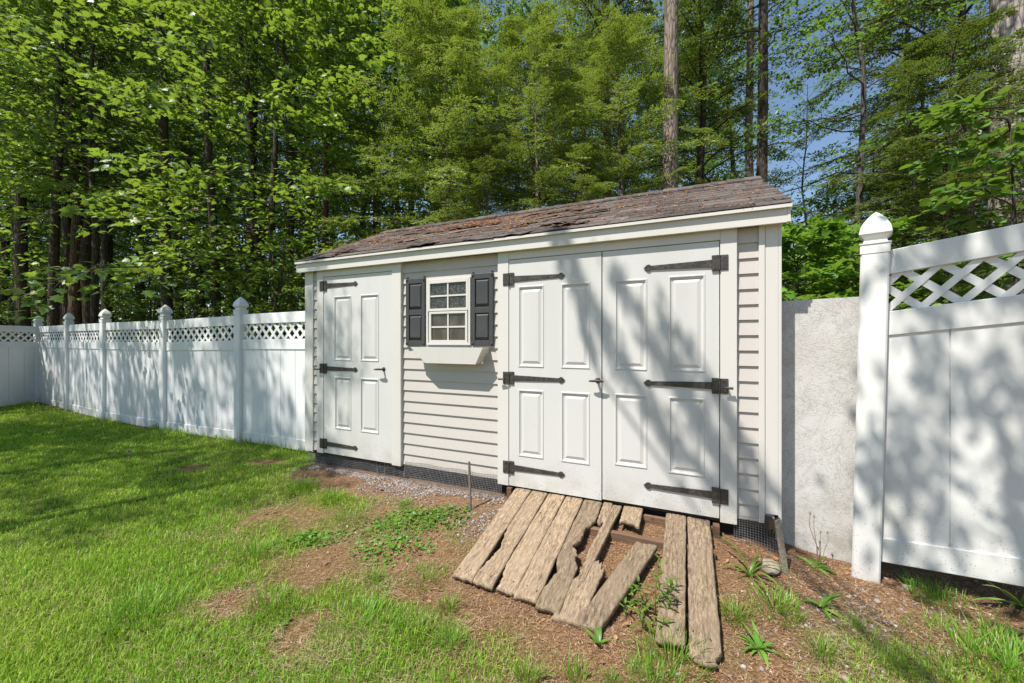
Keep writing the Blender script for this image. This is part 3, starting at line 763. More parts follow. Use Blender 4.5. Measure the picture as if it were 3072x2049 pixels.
# ------------------------------------------------------------------ fences
def root_inv(loc, rz=0.0): return (Matrix.Translation(loc) @ Matrix.Rotation(rz, 4, 'Z')).inverted()
def fence_run(root, mat, A, e, s0, s1, zb0, zb1, grooves=0.29, th=0.042, hgt=1.80, lat=0.215):
    """one panel from A + e*s0 to A + e*s1: two top rails with lattice between, boards, bottom rail"""
    L = s1 - s0; ex, ey = e; nx, ny = ey, -ex
    if nx * (0 - A[0]) + ny * (0 - A[1]) < 0: nx, ny = -nx, -ny        # towards the yard
    inv = root_inv(root.location)
    def w(s, d, z):
        q = zb0 + (zb1 - zb0) * s / L
        return (A[0] + ex * (s0 + s) + nx * d, A[1] + ey * (s0 + s) + ny * d, q + z)
    def bar(mb, sa, sb, da, db, za, zb):
        mb.hexa([w(sa, da, za), w(sb, da, za), w(sb, db, za), w(sa, db, za)], [w(sa, da, zb), w(sb, da, zb), w(sb, db, zb), w(sa, db, zb)])
    def put(mb, name, parent, bev=0.0):
        o = mb.build(name, M[mat], parent, bevel=bev)
        if parent is root: o.matrix_parent_inverse = inv
        return o
    r = 0.14; zl0 = hgt - r - lat; h = th / 2
    mb = MB(); n = max(1, int(round(L / grooves))); g = 0.003
    for i in range(n):
        a, b = L * i / n, L * (i + 1) / n
        bar(mb, a + g, b - g, -0.011, 0.011, r, zl0 - r)
        bar(mb, a, a + g, -0.011, 0.003, r, zl0 - r); bar(mb, b - g, b, -0.011, 0.003, r, zl0 - r)
    pan = put(mb, 'fence_panel', root)
    mb = MB(); bar(mb, 0, L, -h, h, 0.0, r); put(mb, 'bottom_rail', pan, 0.004)
    mb = MB(); bar(mb, 0, L, -h, h, zl0 - r, zl0); put(mb, 'middle_rail', pan, 0.004)
    mb = MB(); bar(mb, 0, L, -h, h, hgt - r, hgt); put(mb, 'top_rail', pan, 0.004)
    mb = MB(); pitch = 0.152; sw = 0.019 * 1.414
    for sg, d0, d1 in ((1, 0.0005, 0.006), (-1, -0.006, -0.0005)):
        k = -2
        while k * pitch < L + 0.5:
            c = k * pitch + 0.04; k += 1
            pts = []
            for (sa, za) in ((c - sw, 0), (c + sw, 0), (c + sw + sg * lat, lat), (c - sw + sg * lat, lat)): pts.append((sa, za))
            # clip to the opening
            def clip(poly, f):
                out = []
                for i in range(len(poly)):
                    p, q = poly[i], poly[(i + 1) % len(poly)]
                    fp, fq = f(p), f(q)
                    if fp >= 0: out.append(p)
                    if fp * fq < 0: t = fp / (fp - fq); out.append((p[0] + (q[0] - p[0]) * t, p[1] + (q[1] - p[1]) * t))
                return out
            poly = clip(clip(pts, lambda p: p[0]), lambda p: L - p[0])
            if len(poly) < 3: continue
            m = len(poly)
            vs = [w(p[0], d0, zl0 + p[1]) for p in poly] + [w(p[0], d1, zl0 + p[1]) for p in poly]
            mb.add(vs, [tuple(range(m - 1, -1, -1)), tuple(range(m, 2 * m))] + [(i, (i + 1) % m, m + (i + 1) % m, m + i) for i in range(m)])
    put(mb, 'lattice', pan)
    return pan
def fence_post(root, mat, c, e, z0, ztop, lean=0.0, half=0.0635, n=1):
    ex, ey = e; nx, ny = ey, -ex
    inv = root_inv(root.location)
    def w(a, d, z): return (c[0] + ex * (a + lean * (z - ztop)) + nx * d, c[1] + ey * (a + lean * (z - ztop)) + ny * d, z)
    def ring(h, z): return [w(-h, -h, z), w(h, -h, z), w(h, h, z), w(-h, h, z)]
    def rr(h, z, c=0.008): return [w(-h + c, -h, z), w(h - c, -h, z), w(h, -h + c, z), w(h, h - c, z), w(h - c, h, z), w(-h + c, h, z), w(-h, h - c, z), w(-h, -h + c, z)]
    mb = MB(); a, b = rr(half, z0), rr(half, ztop)
    mb.add(a + b, [tuple(range(7, -1, -1)), tuple(range(8, 16))] + [(i, (i + 1) % 8, 8 + (i + 1) % 8, 8 + i) for i in range(8)])
    p = mb.build('fence_post', M[mat], root); p.matrix_parent_inverse = inv
    prof = [(1.045, -0.055), (1.045, -0.004), (1.12, 0.0), (1.12, 0.006), (0.86, 0.010), (0.80, 0.022), (0.83, 0.036), (0.95, 0.046), (1.07, 0.054), (1.15, 0.060), (1.15, 0.065), (1.10, 0.080), (1.04, 0.101), (0.89, 0.123), (0.69, 0.146), (0.46, 0.167), (0.22, 0.185), (0.02, 0.196)]
    mb = MB(); vs = []; fs = []
    for (k, dz) in prof: vs += rr(half * k, ztop + dz, min(0.003, half * k * 0.2))
    m = 8
    for i in range(len(prof) - 1):
        for k in range(m): fs.append((i * m + k, i * m + (k + 1) % m, (i + 1) * m + (k + 1) % m, (i + 1) * m + k))
    fs.append(tuple((len(prof) - 1) * m + k for k in range(m)))
    mb.add(vs, fs); mb.build('post_cap', M[mat], p)
    return p
FA = (-2.627, 5.115); FE = (-0.906, 0.423)
left_fence = empty('vinyl_fence', (-2.627, 5.115, 0), 0, 'long white vinyl fence with lattice top running left from the shed', 'fence')
p1 = (FA[0] + FE[0] * 5.48, FA[1] + FE[1] * 5.48); p2 = (-9.38, 8.43); p3 = (-11.18, 9.40)
def unit(a, b): l = math.hypot(b[0] - a[0], b[1] - a[1]); return ((b[0] - a[0]) / l, (b[1] - a[1]) / l), l
fence_run(left_fence, 'fence', FA, FE, -0.66, 1.385, 0.035, 0.02)
fence_run(left_fence, 'fence', FA, FE, 1.385, 3.39, 0.01, -0.02)
fence_run(left_fence, 'fence', FA, FE, 3.39, 5.48, -0.02, -0.02)
e, l = unit(p1, p2); fence_run(left_fence, 'fence', p1, e, 0, l, -0.02, -0.02)
e2, l2 = unit(p2, p3); fence_run(left_fence, 'fence', p2, e2, 0, l2, -0.02, -0.02)
fence_run(left_fence, 'fence', p3, (0.02, -1.0), 0, 2.3, -0.02, 0.0)
for s, zt in ((1.385, 1.88), (3.39, 1.85), (5.48, 1.845)): fence_post(left_fence, 'fence', (FA[0] + FE[0] * s, FA[1] + FE[1] * s), FE, -0.06, zt)
fence_post(left_fence, 'fence', p2, e2, -0.06, 1.85); fence_post(left_fence, 'fence', p3, FE, -0.06, 1.85)

RE = (0.745, -0.667); RC = (2.155, 2.364)
right_fence = empty('vinyl_fence', (RC[0], RC[1], 0.05), 0, 'weathered white vinyl fence panel and tall capped post right of the shed', 'fence')
fence_post(right_fence, 'fence_old', RC, RE, 0.0, 2.015, lean=0.021)
fence_run(right_fence, 'fence_old', RC, RE, 0.0, 2.4, 0.152, 0.155 + 0.127 * 2.4, hgt=1.815)
fence_post(right_fence, 'fence_old', (RC[0] + RE[0] * 2.46, RC[1] + RE[1] * 2.46), RE, 0.0, 2.3)
# the painted strand board that closes the gap
ob = empty('strand_board', (SX, SY, 0), SANG, 'rough white painted strand board closing the gap between shed and fence post', 'board')
mb = MB(); mb.hexa([(4.31, 0.195, 0.06), (4.86, 0.195, 0.03), (4.86, 0.207, 0.03), (4.31, 0.207, 0.06)], [(4.31, 0.195, 1.715), (4.86, 0.195, 1.73), (4.86, 0.207, 1.73), (4.31, 0.207, 1.715)])
mb.build('panel', M['osb'], ob)
mb = MB(); mb.box(4.315, 4.40, 0.208, 0.246, 0.1, 1.6); mb.build('batten', M['beam'], ob)

# ------------------------------------------------------------------ plants: leaf and limb generators
T_DIAMOND = (np.array([(0, 0, 0), (0.42, 0.30, 0.05), (1, 0, -0.06), (0.42, -0.30, 0.05)]), np.array([(0, 2, 1), (0, 3, 2)]))
_h = [(0.0, 0.0), (0.04, 0.16), (-0.06, 0.34), (0.16, 0.30), (0.20, 0.60), (0.36, 0.46), (0.44, 0.30), (0.60, 0.38), (0.66, 0.20), (1.0, 0.0)]
_pts = [(0.3, 0, 0.03)] + [(a, b, -0.10 * abs(b) - 0.05 * a * a) for a, b in _h] + [(a, -b, -0.10 * abs(b) - 0.05 * a * a) for a, b in reversed(_h[1:-1])]
_n = len(_pts) - 1
T_MAPLE = (np.array(_pts), np.array([(0, 1 + (i + 1) % _n, 1 + i) for i in range(_n)]))
T_OVAL = (np.array([(0, 0, 0), (0.3, 0.26, 0.03), (0.7, 0.22, 0.02), (1, 0, -0.05), (0.7, -0.22, 0.02), (0.3, -0.26, 0.03)]), np.array([(0, 2, 1), (0, 3, 2), (0, 4, 3), (0, 5, 4)]))
T_NEEDLE = (np.array([(0, 0.0, 0), (0.5, 0.16, 0.0), (1, 0, 0), (0.5, -0.16, 0)]), np.array([(0, 2, 1), (0, 3, 2)]))

def norm(a): return a / np.maximum(np.linalg.norm(a, axis=-1, keepdims=True), 1e-9)
def leaf_field(P_, A, N, S, T, aspect=1.0):
    """P_ positions, A axis, N face normal, S length"""
    tv, tf = T
    A = norm(A); B = norm(np.cross(N, A)); C = np.cross(A, B)
    V = P_[:, None, :] + S[:, None, None] * (tv[None, :, 0:1] * A[:, None, :] + aspect * tv[None, :, 1:2] * B[:, None, :] + tv[None, :, 2:3] * C[:, None, :])
    F = tf[None] + (np.arange(len(P_)) * len(tv))[:, None, None]
    return V.reshape(-1, 3), F.reshape(-1, 3)

class Tubes:
    def __init__(self): self.V = []; self.F = []; self.n = 0
    def add(self, pts, radii, k):
        pts = np.asarray(pts, float); m = len(pts)
        d = np.gradient(pts, axis=0); d = norm(d)
        ref = np.array([0.31, 0.17, 0.94]) if abs(d[0, 2]) < 0.8 else np.array([1.0, 0.1, 0.0])
        a = norm(np.cross(d, ref)); b = np.cross(d, a)
        th = np.arange(k) * 2 * math.pi / k
        rad = np.asarray(radii, float)
        ring = pts[:, None] + rad[:, None, None] * (np.cos(th)[None, :, None] * a[:, None] + np.sin(th)[None, :, None] * b[:, None])
        I = np.arange(m * k).reshape(m, k) + self.n
        J = np.roll(I, -1, axis=1)
        self.F.append(np.stack([I[:-1], J[:-1], J[1:], I[1:]], -1).reshape(-1, 4))
        self.V.append(ring.reshape(-1, 3)); self.n += m * k
    def mesh(self, name): return np_mesh(name, np.concatenate(self.V), np.concatenate(self.F), smooth=True)

def grow_tree(seed, H, r0, z0, R_, n_limb, n_sub, n_leaf, leaf, T, shape='round', elev=(0.15, 0.8), droop=0.15, flat=0.55, trunk_k=10, wobble=0.12, limb_r=0.22, side=None, az_spread=None, aspect=1.0, bare=0.25, r_top=0.15, flare=0.35):
    """trunk with limbs, and a crown of many single leaves; returns (trunk mesh, crown mesh)"""
    r = np.random.default_rng(seed); tb = Tubes()
    nz = 16; zz = np.linspace(-0.25, H, nz); a = np.clip(zz / H, 0, 1)
    wx = wobble * (vnoise(zz * 0.5 + seed, zz * 0 + 1, 61) - 0.5) * 2; wy = wobble * (vnoise(zz * 0.5 + seed, zz * 0 + 5, 62) - 0.5) * 2
    w0 = np.argmin(np.abs(zz)); wx -= wx[w0]; wy -= wy[w0]
    tr = np.stack([wx, wy, zz], -1); rad = r0 * (1 - (1 - r_top) * a) * (1 + flare * np.exp(-np.maximum(zz, 0) / 0.35))
    tb.add(tr, rad, trunk_k)
    Ps = []; As = []; Ns = []; Ss = []
    ga = 2.39996
    for i in range(n_limb):
        f = (i + r.uniform(0, 1)) / n_limb
        h = z0 + (H - z0) * (f ** 0.9) * 0.97
        if shape == 'round': prof = math.sin(math.pi * min(max(0.12 + 0.86 * f, 0), 1)) ** 0.7
        elif shape == 'cone': prof = (1 - f) ** 0.8 + 0.06
        elif shape == 'broad': prof = 1.0 - 0.55 * f ** 2
        else: prof = 0.8
        L = R_ * prof * r.uniform(0.7, 1.15)
        az = i * ga + r.uniform(-0.5, 0.5)
        if side is not None: az = side + r.normal(0, az_spread)
        el = elev[0] + (elev[1] - elev[0]) * f + r.uniform(-0.15, 0.15)
        base = np.array([np.interp(h, zz, wx), np.interp(h, zz, wy), h])
        m = 7; s = np.linspace(0, 1, m)
        hd = np.array([math.cos(az), math.sin(az), 0.0])
        sw = r.uniform(-0.25, 0.25); pd = np.array([-hd[1], hd[0], 0])
        pts = base + L * (s[:, None] * (hd * math.cos(el) + np.array([0, 0, math.sin(el)])) + (s ** 2)[:, None] * (pd * sw - np.array([0, 0, droop])))
        pts[1:-1] += r.normal(0, 0.02 * L, (m - 2, 3))
        lr = max(0.006, limb_r * np.interp(h, zz, rad) * (0.5 + 0.5 * prof))
        tb.add(pts, lr * (1 - 0.85 * s) + 0.002, 5)
        for j in range(n_sub):
            t = bare + (1 - bare) * (j + r.uniform(0, 1)) / n_sub
            k = min(int(t * (m - 1)), m - 2); q = t * (m - 1) - k
            b0 = pts[k] * (1 - q) + pts[k + 1] * q; dl = pts[k + 1] - pts[k]; dl = dl / np.linalg.norm(dl)
            sl_ = 0.42 * L * (1.15 - 0.75 * t) * r.uniform(0.6, 1.2) + 0.08
            sg = 1 if j % 2 else -1; an = sg * r.uniform(0.5, 1.1)
            hx = np.array([dl[0] * math.cos(an) - dl[1] * math.sin(an), dl[0] * math.sin(an) + dl[1] * math.cos(an), dl[2] + r.uniform(-0.25, 0.2) * (1 - flat * 0.5)])
            hx = hx / np.linalg.norm(hx)
            e = b0 + hx * sl_ + np.array([0, 0, -droop * 0.5 * sl_])
            tb.add([b0, (b0 + e) / 2 + np.array([0, 0, 0.03 * sl_]), e], [max(0.003, lr * 0.3), 0.003, 0.0015], 3)
            n = n_leaf
            u = r.uniform(0.05, 1.05, n) ** 0.8
            p = b0 + (e - b0) * u[:, None]
            lat = np.array([-hx[1], hx[0], 0]); sd = r.choice([-1.0, 1.0], n)
            spread = sl_ * 0.42 * (1.1 - 0.6 * u)
            p = p + lat * (sd * spread * r.uniform(0, 1, n))[:, None] + r.normal(0, 1, (n, 3)) * np.array([0.02, 0.02, 0.05 * (1.4 - flat)]) * (sl_ + 0.3)
            ax = hx * 0.6 + lat * (sd * 0.8)[:, None] + r.normal(0, 0.35, (n, 3)) + np.array([0, 0, -0.25])
            nn = np.array([0, 0, 1.0]) + r.normal(0, 1.0 - flat, (n, 3))
            Ps.append(p); As.append(ax); Ns.append(nn); Ss.append(leaf * r.uniform(0.6, 1.25, n))
    V, F = leaf_field(np.concatenate(Ps), np.concatenate(As), np.concatenate(Ns), np.concatenate(Ss), T, aspect)
    return tb.mesh('trunk'), np_mesh('crown', V, F)

def grow_evergreen(seed, H, r0, z0, R_, n_limb, leaf=0.05, droop=0.35, n_sub=16, n_tw=9, prof_pow=0.75, up=0.25, limb_r=0.16, side=None, az_spread=None, bare=0.12, w=0.2):
    """evergreen: flat feathery sprays of short needled twigs"""
    r = np.random.default_rng(seed); tb = Tubes()
    nz = 14; zz = np.linspace(-0.2, H, nz)
    tb.add(np.stack([0.05 * np.sin(zz + seed), 0.05 * np.cos(zz * 0.8 + seed) - 0.05, zz], -1), r0 * (1 - 0.93 * np.clip(zz / H, 0, 1)) + 0.004, 8)
    Ps = []; As = []; Ns = []; Ss = []
    for i in range(n_limb):
        f = (i + r.uniform(0, 1)) / n_limb; h = z0 + (H - z0) * f
        L = R_ * ((1 - f) ** prof_pow) * r.uniform(0.6, 1.15) + 0.18
        az = i * 2.39996 + r.uniform(-0.6, 0.6)
        if side is not None: az = side + r.normal(0, az_spread)
        el = up + 0.35 * f + r.uniform(-0.15, 0.15)
        hd = np.array([math.cos(az), math.sin(az), 0]); pd = np.array([-hd[1], hd[0], 0])
        m = 7; s = np.linspace(0, 1, m); base = np.array([0, 0, h])
        pts = base + L * (s[:, None] * (hd * math.cos(el) + np.array([0, 0, math.sin(el)])) + (s ** 2)[:, None] * (pd * r.uniform(-0.2, 0.2) - np.array([0, 0, droop])))
        lr = max(0.006, limb_r * r0)
        tb.add(pts, lr * (1 - 0.85 * s) + 0.0015, 4)
        for j in range(n_sub):
            t = bare + (1 - bare) * (j + r.uniform(0, 1)) / n_sub; k = min(int(t * (m - 1)), m - 2); q = t * (m - 1) - k
            b0 = pts[k] * (1 - q) + pts[k + 1] * q; dl = norm(pts[k + 1] - pts[k])
            sg = 1 if j % 2 else -1; an = sg * r.uniform(0.55, 1.0)
            hx = norm(np.array([dl[0] * math.cos(an) - dl[1] * math.sin(an), dl[0] * math.sin(an) + dl[1] * math.cos(an), dl[2] + r.uniform(-0.3, 0.22)]))
            sl_ = min(0.5, 0.36 * L + 0.1) * (1.1 - 0.6 * t) * r.uniform(0.6, 1.2)
            e = b0 + hx * sl_ + np.array([0, 0, -0.18 * sl_])
            tb.add([b0, e], [0.004, 0.0015], 3)
            lat = norm(np.array([-hx[1], hx[0], r.uniform(-0.5, 0.5)])); up_n = np.cross(hx, lat); up_n = up_n * (1 if up_n[2] > 0 else -1)
            # twigs left and right along the spray, each with a few needle tufts
            for g in range(n_tw):
                u = (g + 0.5) / n_tw; sd = 1 if g % 2 else -1
                b1 = b0 + (e - b0) * u; tl = 0.42 * sl_ * (1.05 - u) + 0.04
                td = norm(hx * 0.75 + lat * sd * 0.7 + np.array([0, 0, r.uniform(-0.25, 0.1)]))
                n = max(3, int(tl / (leaf * 0.42)))
                v = (np.arange(n) + 0.5) / n
                p = b1 + td * (tl * v)[:, None]
                l2 = norm(np.cross(up_n, td)); s2 = np.where(np.arange(n) % 2, 1.0, -1.0)
                Ps.append(p); As.append(td * 0.9 + l2 * (s2 * 0.75)[:, None] + r.normal(0, 0.15, (n, 3)))
                Ns.append(up_n + r.normal(0, 0.35, (n, 3))); Ss.append(leaf * r.uniform(0.7, 1.25, n) * (1.1 - 0.35 * v))
    V, F = leaf_field(np.concatenate(Ps), np.concatenate(As), np.concatenate(Ns), np.concatenate(Ss), T_NEEDLE, w / 0.16)
    return tb.mesh('trunk'), np_mesh('crown', V, F)

def at(px, Z): return (px - 1175.5) / 914.0 * Z        # a bearing measured on the photograph, at a given distance
_kinds = {}
def plant(kind, name, x, y, label, cat='tree', group=None, rz=0.0, sc=1.0, lean=(0, 0), bark='bark', leaf='leaf_wood', sz=None):
    tm, cm = _kinds[kind]
    root = empty(name, (x, y, gz(x, y)), 0, label, cat, group)
    root.rotation_euler = (lean[1], lean[0], rz); root.scale = (sc, sc, sz or sc)
    for nm, me, mt in (('trunk', tm, bark), ('crown', cm, leaf)):
        o = bpy.data.objects.new(nm, me); col.objects.link(o); o.parent = root
        if not me.materials: me.materials.append(None)
        o.material_slots[0].link = 'OBJECT'; o.material_slots[0].material = M[mt]
    return root

# kinds of tree
for k in range(4):
    _kinds['wood%d' % k] = grow_tree(100 + k, 13.5, 0.17, 1.8 + 0.5 * k, 2.7, 62, 9, 26, 0.105, T_DIAMOND, 'broad', (0.1, 0.9), 0.16, 0.45)
for k in range(2):
    _kinds['high%d' % k] = grow_tree(120 + k, 15.0, 0.18, 5.5, 2.6, 46, 8, 24, 0.10, T_DIAMOND, 'round', (0.2, 0.9), 0.1, 0.45)
for k in range(2):
    _kinds['maple%d' % k] = grow_tree(140 + k, 11.0, 0.10, (2.4, 4.2)[k], 3.6, 60, 10, 19, 0.122, T_MAPLE, 'broad', (0.02, 0.75), 0.30, 0.62, limb_r=0.3)
for k in range(2):
    _kinds['sapling%d' % k] = grow_tree(160 + k, 4.6, 0.035, 0.5, 1.15, 34, 7, 12, 0.10, T_OVAL, 'broad', (0.1, 0.7), 0.2, 0.55, trunk_k=7, limb_r=0.35)
_kinds['bush'] = grow_tree(170, 2.7, 0.03, 0.25, 1.0, 40, 8, 12, 0.105, T_MAPLE, 'broad', (0.15, 0.8), 0.2, 0.6, trunk_k=6, limb_r=0.4)
_kinds['beech'] = grow_tree(180, 12.0, 0.07, 1.6, 2.7, 46, 9, 24, 0.085, T_OVAL, 'broad', (0.15, 0.9), 0.22, 0.6, limb_r=0.33)
for k in range(3):
    _kinds['yew%d' % k] = grow_evergreen(200 + k, 7.8, 0.075, 1.2, 2.7, 84, 0.066, 0.20, 18, 9, 0.45, w=0.20, up=0.04)
_kinds['tallever'] = grow_evergreen(210, 14.0, 0.16, 2.5, 2.6, 100, 0.075, 0.35, 16, 8, 0.6)
_kinds['bough'] = grow_evergreen(220, 11.0, 0.17, 2.2, 4.2, 64, 0.075, 0.42, 22, 9, 0.35, up=0.15, bare=0.2, w=0.2)

# broadleaf wood behind the left fence
TW = 'broadleaf trees of the wood behind the shed'
plant('high0', 'broadleaf_tree', at(70, 12.2), 12.2, 'dark thick leaning trunk at the far left behind the fence corner', group=TW, rz=0.4, lean=(-0.03, 0))
plant('high1', 'broadleaf_tree', at(152, 12.6), 12.6, 'dark trunk with a reddish twin close beside it, behind the second leftmost fence post', group=TW, rz=2.1, bark='bark')
plant('high0', 'broadleaf_tree', at(178, 12.3), 12.3, 'red brown trunk between two darker trunks behind the left fence', group=TW, rz=1.0, bark='bark_red')
plant('high1', 'broadleaf_tree', at(212, 12.4), 12.4, 'dark straight trunk just right of the red brown one', group=TW, rz=4.0, lean=(0.02, 0))
plant('high1', 'broadleaf_tree', at(618, 11.2), 11.2, 'dark slender trunk leaning left above the last fence bay', group=TW, rz=0.7, lean=(-0.07, 0), sc=0.8)
plant('wood3', 'broadleaf_tree', at(640, 12.4), 12.4, 'dark trunk close right of the leaning slender trunk', group=TW, rz=3.3, lean=(-0.05, 0), sc=0.9)
plant('high0', 'broadleaf_tree', at(742, 9.3), 9.3, 'thin pale sapling trunk rising behind the left end of the shed roof', group=TW, rz=2.0, sc=0.55, sz=0.8, bark='bark_red', lean=(-0.02, 0))
plant('high1', 'broadleaf_tree', at(868, 13.5), 13.5, 'dark trunk between the left evergreen and the maples', group=TW, rz=5.0)
plant('high0', 'broadleaf_tree', at(1094, 13.0), 13.0, 'dark forked looking trunk against sky between the evergreen tops', group=TW, rz=3.0, sc=0.9)
DEEP = 'broadleaf trees deep in the wood'
rg = random.Random(8)
for i, (px, Z) in enumerate([(-60, 14), (-10, 15.5), (45, 14.5), (105, 18.5), (20, 17), (120, 16), (260, 14.5), (330, 18), (400, 15.5), (470, 13.6), (545, 17), (600, 19), (700, 15), (760, 18), (820, 15.5), (930, 17), (1010, 15), (1060, 19), (1170, 16), (1260, 18), (1340, 15.5), (1430, 18), (1520, 16.5), (1600, 19), (1690, 20)]):
    plant('wood%d' % (i % 4) if i % 3 else 'high%d' % (i % 2), 'broadleaf_tree', at(px, Z), Z, 'broadleaf tree deep in the wood among many others like it', group=DEEP, rz=rg.uniform(0, 6.28), sc=rg.uniform(0.9, 1.25), lean=(rg.uniform(-.05, .05), rg.uniform(-.05, .05)))
plant('maple0', 'maple_tree', at(640, 9.2), 9.2, 'big leaved maple whose bright boughs hang over the left fence', rz=0.3, leaf='leaf_maple')
plant('maple1', 'maple_tree', at(230, 10.6), 10.6, 'maple with layered low boughs over the far left of the fence', rz=1.9, leaf='leaf_maple', sc=1.05)
plant('maple0', 'maple_tree', at(905, 9.4), 9.4, 'maple standing half behind the left evergreen above the shed roof', rz=3.6, leaf='leaf_maple', sc=0.95)
SH = 'young understory trees behind the fence'
for i, (px, Z, sc) in enumerate([(345, 11.2, 0.9), (440, 9.4, 0.8), (555, 8.2, 0.7), (655, 7.4, 0.75), (290, 13.5, 0.8), (-40, 12.0, 0.9), (700, 8.6, 0.8)]):
    plant('sapling%d' % (i % 2), 'young_tree', at(px, Z), Z, ['small leafy sapling behind the fence bay third from the shed', 'small leafy sapling behind the middle fence bay', 'small leafy sapling just left of the fence post nearest the shed', 'leafy sapling in the corner between fence and shed wall', 'leafy sapling right of the group of dark trunks at the left', 'leafy sapling at the very left edge behind the fence', 'leafy sapling behind the shed end beside the thin pale trunk'][i], 'tree', SH, rz=i * 1.3, sc=sc)
# evergreens right behind the shed
EV = 'yellow green evergreens behind the shed'
plant('yew0', 'evergreen_tree', at(1015, 7.6), 7.6, 'feathery evergreen behind the left half of the shed roof', group=EV, rz=2.4, leaf='leaf_hemlock', bark='bark_grey', sc=0.98)
plant('yew1', 'evergreen_tree', at(1225, 7.3), 7.3, 'feathery evergreen behind the middle of the roof ridge', group=EV, rz=1.2, leaf='leaf_hemlock', bark='bark_grey', sc=0.9)
plant('yew2', 'evergreen_tree', at(1420, 7.9), 7.9, 'feathery evergreen just left of the tall grey trunk', group=EV, rz=2.2, leaf='leaf_hemlock', bark='bark_grey', sc=0.95)
plant('tallever', 'evergreen_tree', at(1390, 10.0), 10.0, 'tall dark evergreen rising behind the feathery ones', rz=0.4, leaf='leaf_dark')
plant('tallever', 'evergreen_tree', at(1610, 10.4), 10.4, 'tall dark evergreen just right of the grey trunk', rz=2.6, leaf='leaf_dark', sc=0.95)
# trunks and trees to the right
_kinds['pole'] = grow_tree(230, 15, 0.155, 8.8, 2.2, 22, 8, 22, 0.09, T_DIAMOND, 'round', (0.2, 0.9), 0.1, 0.45, wobble=0.05, r_top=0.5, flare=0.2)
plant('pole', 'tall_tree', at(1535, 7.2), 7.2, 'tall straight sunlit grey trunk behind the shed roof', bark='bark_grey', rz=0.5)
plant('pole', 'tall_tree', at(1726, 10.0), 10.0, 'thin pale trunk behind the right end of the roof ridge', bark='bark_grey', rz=2.5, sc=0.8)
plant('pole', 'tall_tree', at(1750, 8.8), 8.8, 'dark trunk directly right of the thin pale one', bark='bark', rz=4.2, sc=0.85, lean=(0.01, 0))
plant('beech', 'slender_tree', at(1962, 7.4), 7.4, 'slender dark tree standing alone against the blue sky', bark='bark_young', leaf='leaf_beech', rz=1.0, lean=(-0.012, 0))
plant('bough', 'evergreen_tree', at(2205, 8.2), 8.2, 'dark evergreen with long drooping boughs left of the large pale trunk', leaf='leaf_dark', rz=0.3)
plant('pole', 'tall_tree', at(2318, 6.2), 6.2, 'large pale trunk at the right edge behind the fence', bark='bark_pale', rz=3.0, sc=1.55, sz=1.0, lean=(-0.01, 0))
plant('beech', 'slender_tree', at(2120, 10.5), 10.5, 'leafy tree filling the sky right of the slender dark one', leaf='leaf_beech', bark='bark_young', rz=2.7, sc=1.05)
plant('bough', 'evergreen_tree', at(2075, 11.0), 11.0, 'dark evergreen farther back above the fence post', leaf='leaf_dark', rz=2.2, sc=0.95)
plant('yew1', 'evergreen_tree', at(2185, 5.4), 5.4, 'shaded evergreen low behind the right fence panel', leaf='leaf_dark', bark='bark', rz=3.9, sc=0.72)
plant('yew2', 'evergreen_tree', at(2090, 7.0), 7.0, 'evergreen seen above the tall fence post', leaf='leaf_dark', bark='bark', rz=5.0, sc=0.6)
BU = 'leafy bushes behind the strand board'
plant('bush', 'leafy_bush', at(1845, 4.9), 4.9, 'bright big leaved bush above the strand board beside the shed', 'bush', BU, rz=0.4, leaf='weed', sc=1.0)
plant('bush', 'leafy_bush', at(1960, 5.6), 5.6, 'bright bush directly behind the capped fence post', 'bush', BU, rz=2.4, leaf='weed', sc=1.1)
plant('sapling0', 'young_tree', at(1800, 7.5), 7.5, 'small sapling behind the right end of the shed', 'tree', None, rz=4.4, leaf='leaf_beech', sc=0.85)
plant('sapling1', 'young_tree', at(2000, 9.5), 9.5, 'sapling low against the sky right of the slender tree', 'tree', None, rz=1.4, leaf='leaf_beech', sc=1.1)
_kinds['overhang'] = grow_tree(240, 3.6, 0.03, 1.3, 1.0, 22, 8, 9, 0.095, T_OVAL, 'broad', (0.1, 0.6), 0.25, 0.6, trunk_k=6, limb_r=0.4, aspect=1.5)
plant('overhang', 'young_tree', 4.5, 3.5, 'big leaved sapling, leaves coloured dark for shade, leaning over the right fence at the edge', 'tree', None, rz=2.0, leaf='leaf_wood', sc=1.0)  # darker woodland leaf colour stands in for the shade on this sapling
for i, (px, Z) in enumerate([(2090, 15), (2230, 14), (2330, 17), (2430, 12), (2160, 20)]):
    plant('wood%d' % (i % 4), 'broadleaf_tree', at(px, Z), Z, 'leafy tree in the wood beyond the right fence', group='trees beyond the right fence', rz=i * 1.1, sc=(0.62, 0.7, 0.85, 0.9, 0.7)[i])
plant('sapling0', 'young_tree', at(1900, 11.0), 11.0, 'pale leafed sapling far back in the sky gap', 'tree', None, rz=0.4, leaf='leaf_beech', sc=1.15)
plant('beech', 'slender_tree', at(1905, 15.0), 15.0, 'small crowned tree far back left of the slender dark one', leaf='leaf_beech', bark='bark_young', rz=5.0, sc=0.62)
plant('beech', 'slender_tree', at(1845, 11.5), 11.5, 'leafy tree above the right end of the ridge, right of the two thin trunks', leaf='leaf_beech', bark='bark_young', rz=0.7, sc=0.72)
